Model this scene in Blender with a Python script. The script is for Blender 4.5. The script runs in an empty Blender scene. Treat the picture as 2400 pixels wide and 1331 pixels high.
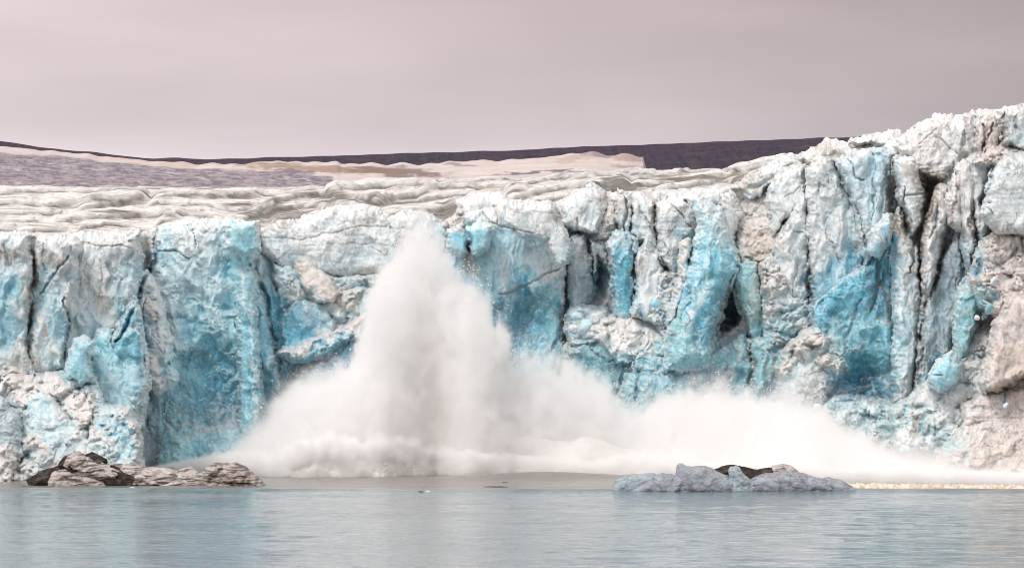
import bpy, math, random
import numpy as np
from mathutils import Vector

# ------------------------------------------------------------------ camera, sky, sun, exposure
S = bpy.context.scene
F, HZ, CH = 6400.0, 930.0, 14.0          # focal length (photo px), horizon row, eye height (m)
cam = bpy.data.cameras.new('camera'); co = bpy.data.objects.new('camera', cam)
S.collection.objects.link(co); S.camera = co
co.location = (0, 0, CH); co.rotation_euler = (math.radians(90), 0, 0)
cam.sensor_width = 36; cam.lens = 36 * F / 2400.0
cam.shift_y = (HZ - 665.5) / 2400.0
cam.clip_start = 1; cam.clip_end = 30000
S.view_settings.view_transform = 'Standard'; S.view_settings.look = 'None'
S.view_settings.exposure = 0.0; S.view_settings.gamma = 1
S.cycles.use_denoising = True; S.cycles.filter_width = 1.0
S.cycles.max_bounces = 20; S.cycles.diffuse_bounces = 4; S.cycles.glossy_bounces = 3
S.cycles.volume_bounces = 20; S.cycles.use_adaptive_sampling = True; S.cycles.adaptive_threshold = .025; S.cycles.transparent_max_bounces = 12
S.cycles.volume_step_rate = 2.5

W = bpy.data.worlds.new('World'); S.world = W; W.use_nodes = True
def world():
    nt = W.node_tree; N = nt.nodes; L = nt.links; N.clear()
    out = N.new('ShaderNodeOutputWorld'); bg = N.new('ShaderNodeBackground')
    tc = N.new('ShaderNodeTexCoord'); sep = N.new('ShaderNodeSeparateXYZ'); L.new(tc.outputs['Generated'], sep.inputs[0])
    # overcast cloud: brightness over elevation
    r = N.new('ShaderNodeValToRGB'); L.new(sep.outputs['Z'], r.inputs[0])
    e = r.color_ramp.elements
    e[0].position = 0.0; e[0].color = (.61, .55, .565, 1)
    e[1].position = 1.0; e[1].color = (1.12, 1.08, 1.07, 1)
    for p, c in ((.085, (.63, .56, .58)), (.115, (.57, .495, .51)), (.15, (.53, .445, .45)), (.3, (.85, .80, .80)), (.6, (1.05, 1.0, .99))):
        k = e.new(p); k.color = (*c, 1)
    # slow light and dark banks of cloud
    mp = N.new('ShaderNodeMapping'); mp.inputs['Scale'].default_value = (3.0, 3.0, 14.0); mp.inputs['Rotation'].default_value = (0, .12, 0)
    L.new(tc.outputs['Generated'], mp.inputs[0])
    nz = N.new('ShaderNodeTexNoise'); nz.inputs['Scale'].default_value = 1.3; nz.inputs['Detail'].default_value = 3; L.new(mp.outputs[0], nz.inputs[0])
    mr = N.new('ShaderNodeMapRange'); mr.inputs[1].default_value = .3; mr.inputs[2].default_value = .7; mr.inputs[3].default_value = .85; mr.inputs[4].default_value = 1.14
    L.new(nz.outputs[0], mr.inputs[0])
    # brighter towards the left, where the sun stands behind the cloud
    mx = N.new('ShaderNodeMapRange'); mx.inputs[1].default_value = -.2; mx.inputs[2].default_value = .2; mx.inputs[3].default_value = 1.42; mx.inputs[4].default_value = .80
    L.new(sep.outputs['X'], mx.inputs[0])
    m = N.new('ShaderNodeMath'); m.operation = 'MULTIPLY'; L.new(mr.outputs[0], m.inputs[0]); L.new(mx.outputs[0], m.inputs[1])
    mul = N.new('ShaderNodeVectorMath'); mul.operation = 'SCALE'; L.new(r.outputs[0], mul.inputs[0]); L.new(m.outputs[0], mul.inputs['Scale'])
    L.new(mul.outputs[0], bg.inputs[0]); bg.inputs[1].default_value = 1.0
    L.new(bg.outputs[0], out.inputs[0])
world()
sl = bpy.data.lights.new('sun', 'SUN'); sl.energy = 1.4; sl.angle = math.radians(14); sl.color = (1, .95, .90)
so = bpy.data.objects.new('sun', sl); S.collection.objects.link(so)
so.rotation_euler = (math.radians(38), 0, math.radians(-38))

# ------------------------------------------------------------------ helpers
def tag(o, label=None, cat=None, group=None, kind=None):
    if label: o['label'] = label
    if cat: o['category'] = cat
    if group: o['group'] = group
    if kind: o['kind'] = kind
    return o
def empty(name, loc=(0, 0, 0)):
    o = bpy.data.objects.new(name, None); S.collection.objects.link(o); o.location = loc
    return o
def P2W(px, py, Y):
    return (px - 1200.0) / F * Y, Y, CH + (HZ - py) / F * Y

def _h(ix, iy, seed):
    n = (ix.astype(np.int64) * 374761393 + iy.astype(np.int64) * 668265263 + seed * 1442695041) & 0xffffffff
    n = ((n ^ (n >> 13)) * 1274126177) & 0xffffffff
    n = n ^ (n >> 16)
    n = (n * 2246822519) & 0xffffffff
    return ((n ^ (n >> 15)) & 0xffffff) / float(0xffffff)
def noise(x, y, seed=0):
    x0 = np.floor(x); y0 = np.floor(y); fx = x - x0; fy = y - y0
    u = fx * fx * fx * (fx * (fx * 6 - 15) + 10); v = fy * fy * fy * (fy * (fy * 6 - 15) + 10)
    def g(dx, dy):
        a = _h(x0 + dx, y0 + dy, seed) * 2 * np.pi
        return np.cos(a) * (fx - dx) + np.sin(a) * (fy - dy)
    a = g(0, 0) * (1 - u) + g(1, 0) * u; b = g(0, 1) * (1 - u) + g(1, 1) * u
    return (a * (1 - v) + b * v) * 1.5
def fbm(x, y, seed=0, o=4, gain=.5):
    s = 0; a = 1.0; t = 0
    for k in range(o):
        s = s + a * noise(x * 2 ** k + 17.3 * k, y * 2 ** k - 9.1 * k, seed + k); t += a; a *= gain
    return s / t
def cells(x, y, seed=0, tilt=.9, curv=1.1):
    """upper envelope of randomly tilted shells: rounded blocks with creases between them (negate it for scooped fracture faces with sharp ridges)"""
    x0 = np.floor(x); y0 = np.floor(y); best = np.full(np.shape(x), -9.0)
    for dx in (-1, 0, 1):
        for dy in (-1, 0, 1):
            cx = x0 + dx; cy = y0 + dy
            px = cx + _h(cx, cy, seed); py = cy + _h(cx, cy, seed + 1)
            ax = (_h(cx, cy, seed + 2) - .5) * tilt; ay = (_h(cx, cy, seed + 3) - .5) * tilt; c = _h(cx, cy, seed + 4) * .5
            ex = x - px; ey = y - py
            best = np.maximum(best, c + ax * ex + ay * ey - curv * (ex * ex + ey * ey))
    return best
def facets(x, y, seed=0, tilt=1.0, curv=1.0):
    """like cells, but each body is a blunt crystal of flat planes"""
    x0 = np.floor(x); y0 = np.floor(y); best = np.full(np.shape(x), -9.0)
    for dx in (-1, 0, 1):
        for dy in (-1, 0, 1):
            cx = x0 + dx; cy = y0 + dy
            px = cx + _h(cx, cy, seed); py = cy + _h(cx, cy, seed + 1)
            ax = (_h(cx, cy, seed + 2) - .5) * tilt; ay = (_h(cx, cy, seed + 3) - .5) * tilt; c = _h(cx, cy, seed + 4) * .5; a = _h(cx, cy, seed + 5) * 3.14
            ex = x - px; ey = y - py; ca = np.cos(a); sa = np.sin(a)
            u = ex * ca + ey * sa; v = -ex * sa + ey * ca
            q = np.maximum(np.maximum(np.abs(u), np.abs(.5 * u + .87 * v)), np.abs(-.5 * u + .87 * v))
            best = np.maximum(best, c + ax * ex + ay * ey - curv * np.maximum(q - .18, 0))
    return best
def sst(a, b, x):
    t = np.clip((x - a) / (b - a), 0, 1); return t * t * (3 - 2 * t)
def sdf(poly, X, Y):
    """signed distance to a polygon, positive inside"""
    P = np.array(poly, float); d = np.full(X.shape, 1e9); ins = np.zeros(X.shape, bool)
    for i in range(len(P)):
        ax, ay = P[i]; bx, by = P[(i + 1) % len(P)]
        ex, ey = bx - ax, by - ay; wx = X - ax; wy = Y - ay
        t = np.clip((wx * ex + wy * ey) / (ex * ex + ey * ey + 1e-9), 0, 1)
        d = np.minimum(d, (wx - ex * t) ** 2 + (wy - ey * t) ** 2)
        c = ((ay > Y) != (by > Y)) & (X < ex * (Y - ay) / (ey if abs(ey) > 1e-9 else 1e-9) + ax)
        ins ^= c
    return np.where(ins, 1, -1) * np.sqrt(d)
def line_d(pts, X, Y):
    """distance to a polyline and the position along it, 0..1"""
    P = np.array(pts, float); d = np.full(X.shape, 1e9); s = np.zeros(X.shape); n = len(P) - 1
    for i in range(n):
        ax, ay = P[i]; ex, ey = P[i + 1] - P[i]; wx = X - ax; wy = Y - ay
        t = np.clip((wx * ex + wy * ey) / (ex * ex + ey * ey + 1e-9), 0, 1)
        q = np.hypot(wx - ex * t, wy - ey * t); m = q < d
        d = np.where(m, q, d); s = np.where(m, (i + t) / n, s)
    return d, s
def interp(px, table):
    t = np.array(table, float); return np.interp(px, t[:, 0], t[:, 1])

def mesh_from_grid(name, X, Y, Z, keep, mat, parent=None, col=None, quads_rev=False, smooth=True):
    """X, Y, Z (rows, cols); keep (rows-1, cols-1) marks the faces wanted"""
    R, C = X.shape
    idx = np.arange(R * C).reshape(R, C)
    q = np.stack([idx[:-1, :-1], idx[1:, :-1], idx[1:, 1:], idx[:-1, 1:]], -1)[keep]
    if quads_rev: q = q[:, ::-1]
    used = np.zeros(R * C, bool); used[q.ravel()] = True
    remap = np.cumsum(used) - 1
    q = remap[q]
    V = np.stack([X.ravel(), Y.ravel(), Z.ravel()], -1)[used]
    return raw_mesh(name, V, q, mat, parent, None if col is None else col.reshape(-1, col.shape[-1])[used], smooth)
def raw_mesh(name, V, q, mat, parent=None, col=None, smooth=True):
    k = q.shape[1]
    me = bpy.data.meshes.new(name); me.vertices.add(len(V)); me.vertices.foreach_set('co', np.ascontiguousarray(V, dtype=np.float32).ravel())
    me.loops.add(q.size); me.loops.foreach_set('vertex_index', np.ascontiguousarray(q, dtype=np.int32).ravel())
    me.polygons.add(len(q)); me.polygons.foreach_set('loop_start', np.arange(len(q), dtype=np.int32) * k)
    me.update(calc_edges=True)
    me.polygons.foreach_set('use_smooth', np.full(len(q), smooth)); me.update()
    if col is not None:
        a = me.color_attributes.new('tint', 'FLOAT_COLOR', 'POINT')
        c = np.ones((len(V), 4), np.float32); c[:, :col.shape[1]] = col
        a.data.foreach_set('color', c.ravel())
    me.materials.append(mat)
    o = bpy.data.objects.new(name, me); S.collection.objects.link(o)
    if parent is not None: o.parent = parent
    return o

# ------------------------------------------------------------------ materials
class NT:
    def __init__(s, name):
        s.m = bpy.data.materials.new(name); s.m.use_nodes = True; s.t = s.m.node_tree; s.N = s.t.nodes; s.L = s.t.links
        s.p = s.N['Principled BSDF']; s.out = s.N['Material Output']
    def n(s, t, **kw):
        x = s.N.new(t)
        for k, v in kw.items(): setattr(x, k, v)
        return x
    def set(s, sock, v):
        if hasattr(v, 'default_value') or hasattr(v, 'is_linked'): s.L.new(v, sock)
        else: sock.default_value = v
    def math(s, op, a, b=0.0, clamp=False):
        x = s.n('ShaderNodeMath', operation=op, use_clamp=clamp); s.set(x.inputs[0], a); s.set(x.inputs[1], b); return x.outputs[0]
    def noise(s, scale, detail=3, rough=.55, sc=(1, 1, 1), dist=0, coord='Object'):
        tc = s.n('ShaderNodeTexCoord'); mp = s.n('ShaderNodeMapping'); mp.inputs['Scale'].default_value = sc
        s.L.new(tc.outputs[coord], mp.inputs[0]); x = s.n('ShaderNodeTexNoise')
        x.inputs['Scale'].default_value = scale; x.inputs['Detail'].default_value = detail; x.inputs['Roughness'].default_value = rough
        x.inputs['Distortion'].default_value = dist
        s.L.new(mp.outputs[0], x.inputs[0]); return x.outputs[0]
    def mr(s, v, a, b, c, d):
        x = s.n('ShaderNodeMapRange'); s.L.new(v, x.inputs[0])
        for i, k in enumerate((a, b, c, d)): x.inputs[i + 1].default_value = k
        return x.outputs[0]
    def mix(s, f, a, b, blend='MIX'):
        x = s.n('ShaderNodeMix', data_type='RGBA', blend_type=blend)
        s.set(x.inputs[0], f); s.set(x.inputs[6], a); s.set(x.inputs[7], b); return x.outputs[2]
    def bump(s, h, strength, dist, normal=None):
        x = s.n('ShaderNodeBump'); x.inputs['Strength'].default_value = strength; x.inputs['Distance'].default_value = dist
        s.L.new(h, x.inputs['Height'])
        if normal: s.L.new(normal, x.inputs['Normal'])
        return x.outputs[0]
SSS = 0
def ice_material(name, bump=1.0, gloss=.35, grit=1.0):
    t = NT(name); a = t.n('ShaderNodeVertexColor', layer_name='tint')
    fine = t.noise(2.2, 5, .65, (1, 1, .8)); streak = t.noise(1.1, 4, .6, (1.6, 1.6, .22)); layers = t.noise(.9, 3, .6, (.12, .12, 3.0), .6)
    c = t.mix(t.mr(fine, .3, .7, .10 * grit, 0), a.outputs[0], (.93, .93, .92, 1))
    c = t.mix(t.mr(streak, .58, .74, 0, .22 * grit), c, (.55, .48, .42, 1), 'MULTIPLY')
    c = t.mix(t.mr(layers, .45, .7, 0, .15), c, (.62, .70, .74, 1), 'MULTIPLY')
    def fracture(scale, sc, width, mask_scale):
        tc = t.n('ShaderNodeTexCoord'); mp = t.n('ShaderNodeMapping'); mp.inputs['Scale'].default_value = sc; t.L.new(tc.outputs['Object'], mp.inputs[0])
        nz = t.n('ShaderNodeTexNoise'); nz.inputs['Scale'].default_value = scale * 2.2; nz.inputs['Detail'].default_value = 4; t.L.new(mp.outputs[0], nz.inputs[0])
        ad = t.n('ShaderNodeVectorMath', operation='MULTIPLY_ADD'); t.L.new(nz.outputs[1], ad.inputs[0]); ad.inputs[1].default_value = (.9 / scale,) * 3; t.L.new(mp.outputs[0], ad.inputs[2])
        vo = t.n('ShaderNodeTexVoronoi', feature='DISTANCE_TO_EDGE'); vo.inputs['Scale'].default_value = scale; t.L.new(ad.outputs[0], vo.inputs['Vector'])
        ln = t.mr(vo.outputs['Distance'], 0, width, 1, 0); mk = t.mr(t.noise(mask_scale, 2), .5, .62, 0, 1)
        return t.math('MULTIPLY', ln, mk)
    f1 = fracture(.22, (1, 1, .5), .035, .12); f2 = fracture(.7, (1, 1, .75), .05, .3)
    c = t.mix(t.math('MULTIPLY', f1, .5), c, (.17, .20, .20, 1)); c = t.mix(t.math('MULTIPLY', f2, .22), c, (.22, .33, .38, 1))
    crumbs = t.mr(t.noise(3.4, 3, .7), .61, .67, 0, .38 * grit); c = t.mix(crumbs, c, (.86, .86, .85, 1))
    t.L.new(c, t.p.inputs['Base Color']); t.p.inputs['Roughness'].default_value = gloss
    t.p.inputs['Specular IOR Level'].default_value = .4; t.p.inputs['Subsurface Weight'].default_value = SSS; t.p.inputs['Subsurface Radius'].default_value = (.25, .7, 1.0); t.p.inputs['Subsurface Scale'].default_value = .7
    big = t.noise(.55, 5, .6); b = t.bump(big, .45 * bump, .7); b = t.bump(fine, .7 * bump, .22, b); b = t.bump(t.math('SUBTRACT', 1.0, t.math('MAXIMUM', f1, f2)), .5 * bump, .2, b)
    t.L.new(b, t.p.inputs['Normal'])
    return t.m
ICE = ice_material('glacier_ice')
SNOWICE = ice_material('weathered_snow_ice', .2, .6, .4)
def rough_material(name, bump=1.0, scale=1.0, d=.3):
    t = NT(name); a = t.n('ShaderNodeVertexColor', layer_name='tint'); f = t.noise(scale, 6, .65)
    t.L.new(t.mix(t.mr(f, .3, .7, .35, 0), a.outputs[0], (.5, .48, .5, 1), 'MULTIPLY'), t.p.inputs['Base Color'])
    t.p.inputs['Roughness'].default_value = .85; t.p.inputs['Specular IOR Level'].default_value = .2
    t.L.new(t.bump(f, bump, d), t.p.inputs['Normal']); return t.m
BERG = rough_material('berg_ice', .8, 2.4, .25)
HILL = rough_material('hill_rock', 1.0, .012, 30)
SNOWF = rough_material('old_snow', .8, .02, 8)

# ------------------------------------------------------------------ colours (albedo)
C = dict(W=(.86, .835, .82), P=(.77, .82, .835), L=(.60, .80, .86), B=(.13, .52, .68), D=(.04, .30, .45), C=(.33, .73, .84),
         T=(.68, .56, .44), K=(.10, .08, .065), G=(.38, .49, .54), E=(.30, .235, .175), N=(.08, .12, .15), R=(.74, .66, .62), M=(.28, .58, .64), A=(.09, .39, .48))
C = {k: np.array(v) for k, v in C.items()}

# ---- painted in order: the ice's own colour, plus shade painted beside the tall spire. (cx, cy, rx, ry, angle, colour, strength)
PATCH = [
 # far-left face
 (30, 690, 110, 130, 0, 'L', .8), (20, 720, 50, 90, 0, 'B', .55), (120, 600, 160, 50, 0, 'P', .9), (230, 600, 100, 60, 0, 'P', .9),
 (130, 620, 60, 26, 10, 'E', .6), (20, 600, 40, 22, 0, 'E', .6), (135, 690, 50, 26, 60, 'T', .7), (60, 700, 26, 60, 10, 'T', .7),
 (120, 730, 34, 90, 10, 'L', .8), (130, 760, 22, 50, 0, 'B', .5), (90, 800, 50, 60, 0, 'L', .5), (60, 830, 40, 60, 20, 'T', .5), (210, 690, 60, 90, 0, 'P', .6),
 (215, 760, 40, 60, 10, 'L', .5), (250, 720, 30, 60, -20, 'T', .6), (190, 830, 60, 18, 0, 'R', .6), (295, 680, 24, 100, 5, 'L', .7), (300, 760, 24, 70, 15, 'B', .7),
 (345, 610, 22, 80, 0, 'G', .9), (345, 590, 18, 50, 0, 'E', .7),
 # big tower
 (480, 640, 130, 130, 0, 'L', .75), (450, 560, 90, 45, 0, 'P', .8), (565, 560, 40, 36, 0, 'C', 1), (520, 570, 30, 40, 0, 'L', .8), (560, 640, 36, 70, 0, 'C', .75),
 (450, 750, 90, 80, 0, 'L', .6), (570, 740, 50, 110, -8, 'C', .8), (600, 820, 40, 120, -10, 'B', .7), (500, 830, 90, 90, 10, 'B', .75), (480, 930, 100, 80, 10, 'B', .65),
 (540, 900, 46, 90, 20, 'D', .4), (420, 870, 40, 60, 0, 'C', .6), (480, 980, 80, 26, 5, 'D', .5), (520, 980, 40, 26, 0, 'G', .6), (575, 880, 22, 140, -8, 'C', .8),
 (620, 920, 34, 80, 0, 'A', .9), (610, 970, 26, 50, 0, 'A', .8), (440, 1030, 100, 50, 0, 'C', .75), (400, 1000, 40, 60, 0, 'M', .5), (370, 900, 46, 40, 40, 'W', .85), (350, 700, 44, 60, 10, 'W', .85), (350, 740, 34, 34, 30, 'R', .8),
 (335, 800, 34, 60, 0, 'B', .5), (340, 940, 30, 100, 0, 'G', .75), (345, 1050, 30, 60, 0, 'G', .9),
 # lower-left spire and heap
 (235, 850, 70, 70, 0, 'C', .75), (260, 920, 60, 70, -10, 'L', .8), (190, 850, 30, 50, 20, 'C', .7), (100, 920, 130, 60, 20, 'R', .85), (60, 900, 70, 50, 0, 'W', .8), (150, 960, 90, 60, 30, 'W', .85), (190, 1010, 80, 40, 30, 'R', .8),
 (120, 950, 30, 10, 50, 'T', .8), (30, 850, 50, 40, 40, 'T', .6), (20, 1000, 56, 70, 0, 'G', .8), (90, 960, 26, 60, 10, 'L', .7), (125, 1030, 70, 70, 20, 'L', .75), (130, 1070, 80, 50, 0, 'G', .6),
 (15, 1085, 40, 50, 10, 'R', .95), (45, 1085, 14, 50, 0, 'K', .55), (250, 1060, 80, 50, 0, 'L', .8), (265, 1000, 30, 26, 0, 'C', .7), (290, 970, 40, 40, 0, 'W', .6), (100, 1040, 20, 14, 20, 'R', .9), (130, 1090, 24, 14, -30, 'R', .8), (80, 1030, 16, 20, 0, 'R', .7), (295, 1050, 26, 50, 0, 'C', .6),
 # between tower and splash
 (760, 560, 160, 60, 0, 'P', .9), (820, 540, 100, 60, 0, 'W', .35), (700, 640, 80, 40, 10, 'L', .8), (680, 600, 60, 40, 30, 'P', .6), (840, 650, 70, 30, 0, 'G', .6), (730, 640, 70, 26, 35, 'T', .8), (770, 690, 80, 34, 35, 'R', .8),
 (640, 660, 34, 60, -20, 'L', .8), (650, 760, 60, 70, -20, 'B', .8), (700, 780, 50, 40, 0, 'B', .7), (690, 690, 40, 26, 0, 'R', .8), (750, 740, 60, 34, 0, 'G', .75), (820, 700, 60, 44, 30, 'R', .8), (800, 690, 50, 26, 20, 'E', .45),
 (860, 640, 50, 26, 20, 'T', .7), (770, 780, 90, 18, -22, 'R', .95), (720, 820, 50, 16, -20, 'T', .7), (790, 870, 60, 70, 0, 'D', .85), (800, 830, 30, 50, 0, 'B', .8), (720, 880, 60, 40, -20, 'M', .7), (745, 845, 50, 30, 0, 'B', .7), (690, 870, 30, 40, 0, 'B', .6),
 # central buttress
 (1180, 500, 150, 40, 0, 'P', .9), (1230, 520, 90, 46, 0, 'W', .4), (1090, 560, 50, 40, 0, 'C', .7), (1150, 600, 80, 60, 0, 'C', .7), (1220, 620, 90, 60, 0, 'L', .8), (1070, 640, 50, 50, 0, 'B', .55), (1130, 680, 80, 60, 0, 'B', .5), (1300, 600, 40, 70, 0, 'P', .7),
 (1095, 600, 22, 26, 0, 'E', .8), (1105, 630, 16, 24, 0, 'E', .6), (1215, 670, 50, 20, -50, 'W', .6), (1240, 610, 24, 12, -20, 'R', .8), (1290, 640, 26, 22, 0, 'R', .85), (1320, 630, 14, 40, 0, 'R', .8), (1180, 640, 12, 60, 0, 'W', .5),
 (1250, 760, 90, 90, 0, 'B', .95), (1200, 770, 50, 70, 0, 'D', .8), (1290, 800, 50, 70, 0, 'B', .9), (1270, 700, 60, 40, -30, 'A', .8), (1300, 740, 30, 60, 0, 'C', .6), (1320, 760, 12, 100, 0, 'R', .6),
 # bowl behind
 (1500, 520, 180, 60, 0, 'P', .9), (1440, 500, 40, 40, 0, 'R', .7), (1360, 640, 36, 90, 0, 'G', .85), (1400, 640, 34, 60, 0, 'G', .9), (1405, 650, 20, 46, 0, 'A', .5), (1400, 600, 60, 24, 20, 'E', .5), (1590, 650, 50, 50, 0, 'E', .4), (1395, 720, 60, 50, 0, 'G', .7), (1465, 640, 30, 90, -4, 'B', .8), (1460, 570, 26, 26, 0, 'P', .7), (1520, 630, 34, 60, 0, 'P', .7), (1500, 620, 20, 16, 0, 'T', .7), (1550, 600, 50, 40, 0, 'P', .8), (1530, 500, 8, 50, 2, 'E', .8), (1620, 545, 14, 44, 10, 'T', .85), (1605, 560, 20, 24, 0, 'T', .8),
 # tall spire
 (1660, 520, 50, 50, 0, 'L', .7), (1655, 485, 30, 22, 0, 'P', .8), (1660, 620, 60, 90, 8, 'C', .85), (1630, 690, 50, 60, 10, 'B', .8), (1650, 760, 46, 60, 10, 'B', .8), (1695, 640, 30, 60, 15, 'B', .6), (1690, 700, 20, 50, 20, 'A', .6), (1630, 720, 10, 90, 30, 'P', .7), (1600, 640, 12, 80, 12, 'R', .9), (1575, 790, 40, 60, 0, 'M', .8), (1700, 520, 30, 60, 0, 'P', .9),
 # ledges below
 (1470, 770, 120, 34, 8, 'W', .85), (1440, 760, 60, 26, -10, 'T', .35), (1400, 850, 80, 60, 20, 'M', .9), (1370, 890, 60, 60, 20, 'A', .8), (1440, 900, 60, 50, 0, 'M', .6), (1530, 870, 60, 40, 0, 'A', .8), (1480, 930, 80, 50, 0, 'G', .5), (1600, 830, 60, 50, 0, 'M', .8), (1620, 900, 120, 40, 0, 'B', .7), (1700, 850, 70, 40, 0, 'M', .75), (1740, 820, 40, 50, 0, 'G', .7), (1710, 910, 110, 34, 0, 'D', .6), (1790, 900, 60, 50, 0, 'M', .8), (1700, 900, 40, 34, 0, 'N', .3), (1350, 800, 24, 20, 0, 'R', .7),
 (1720, 720, 40, 70, 10, 'N', .8), (1700, 760, 40, 34, 0, 'N', .9), (1635, 800, 12, 20, 0, 'N', .6),  # cave's dark grey ice, with the spire's wedge of shade painted in
 # right of the cave
 (1755, 670, 36, 60, 0, 'M', .85), (1800, 690, 50, 90, 0, 'T', .55), (1810, 650, 36, 50, 0, 'R', .7), (1830, 720, 50, 50, 0, 'G', .5), (1790, 820, 50, 60, 0, 'M', .8), (1850, 760, 50, 60, 0, 'M', .5), (1780, 530, 70, 80, 20, 'R', .9), (1790, 580, 60, 30, 20, 'T', .7), (1770, 600, 50, 24, 0, 'E', .6), (1780, 490, 60, 30, 0, 'W', .8),
 (1900, 840, 80, 80, 30, 'T', .55), (1930, 810, 50, 50, 30, 'R', .85), (1890, 870, 26, 44, 0, 'L', .7), (1860, 900, 30, 30, 0, 'M', .7), (1830, 870, 26, 22, 0, 'T', .7), (1925, 860, 40, 50, 0, 'W', .5),
 # right wall
 (1960, 500, 130, 120, 0, 'P', .9), (2040, 470, 56, 120, 0, 'L', .6), (2060, 460, 30, 110, 0, 'L', .6), (1950, 620, 60, 60, 0, 'P', .5), (2060, 620, 60, 70, 20, 'B', .8), (1990, 680, 90, 60, -10, 'B', .75), (2040, 700, 50, 60, 0, 'D', .5), (1950, 730, 50, 60, 0, 'B', .7), (2000, 790, 70, 60, 0, 'M', .75), (2060, 840, 60, 70, 10, 'A', .85), (2030, 910, 110, 36, 5, 'D', .85), (2050, 930, 110, 24, 0, 'N', .4), (2110, 760, 40, 110, 0, 'L', .8), (2100, 820, 26, 90, 0, 'C', .6), (2110, 840, 24, 40, 0, 'W', .4),
 (2180, 760, 60, 130, 0, 'G', .8), (2170, 860, 60, 70, 10, 'G', .7), (2140, 620, 40, 60, 0, 'P', .6), (2180, 620, 40, 90, 0, 'W', .35), (2230, 640, 40, 70, 10, 'G', .55), (2290, 600, 40, 50, 0, 'B', .6), (2260, 560, 26, 60, 0, 'P', .5), (2110, 520, 24, 46, 0, 'E', .9), (2170, 440, 34, 60, -15, 'E', .75), (2180, 410, 40, 24, 20, 'E', .6), (2090, 440, 12, 90, 5, 'E', .8), (2185, 500, 22, 70, 0, 'E', .6),
 (2290, 450, 60, 90, 0, 'W', .4), (2370, 450, 70, 100, 0, 'P', .7), (2340, 640, 70, 90, 0, 'R', .8), (2390, 600, 60, 60, 0, 'W', .7), (2350, 560, 50, 34, 0, 'T', .4), (2300, 700, 40, 40, 0, 'M', .7), (2265, 750, 34, 80, 8, 'M', .85), (2210, 870, 40, 34, -40, 'C', .8), (2330, 760, 40, 40, 0, 'R', .5),
 (2300, 660, 50, 14, -20, 'T', .7), (2140, 930, 80, 30, -30, 'R', .6), (2150, 1000, 130, 60, 0, 'P', .6), (2120, 1000, 60, 40, 0, 'R', .45), (2060, 990, 80, 34, 0, 'M', .7), (2220, 1030, 80, 30, 30, 'M', .8), (2290, 940, 90, 80, 0, 'P', .5), (2380, 800, 80, 90, 0, 'R', 1), (2380, 840, 70, 50, -20, 'T', .75), (2400, 920, 80, 40, -10, 'T', .8), (2390, 930, 60, 24, 0, 'R', .5), (2370, 1010, 120, 80, 0, 'R', 1), (2350, 1060, 120, 50, 0, 'T', .4), (2340, 990, 60, 30, 0, 'W', .5),
 # crest on the right
 (1850, 400, 90, 36, 0, 'P', .8), (1930, 350, 60, 20, 20, 'E', .6), (1870, 380, 40, 22, 0, 'E', .5), (2200, 340, 120, 60, 0, 'W', .9), (2240, 330, 50, 60, 0, 'P', .5), (2330, 330, 50, 60, 0, 'E', .5), (2300, 370, 50, 20, 0, 'E', .6), (2390, 290, 60, 40, 0, 'P', .7), (2350, 290, 12, 40, 0, 'E', .6), (2380, 350, 40, 16, 0, 'E', .6), (2140, 400, 30, 20, 0, 'E', .5), (2290, 350, 30, 30, 0, 'E', .4),
 # top rim dirt
 (60, 548, 140, 8, 0, 'E', .5), (250, 543, 110, 5, 0, 'E', .5), (345, 560, 30, 22, 0, 'E', .8), (650, 520, 60, 16, -8, 'E', .9), (860, 515, 60, 8, 5, 'E', .5), (1060, 515, 30, 34, 20, 'E', .9), (935, 560, 20, 26, 0, 'E', .8), (1310, 500, 20, 30, 30, 'E', .7), (1440, 440, 70, 10, 5, 'E', .7), (1400, 465, 50, 12, 10, 'E', .4), (1560, 450, 90, 8, -8, 'E', .3), (1735, 440, 30, 40, 0, 'E', .8), (1760, 420, 24, 34, 0, 'E', .7), (1690, 480, 10, 30, 0, 'E', .7),
]
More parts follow.
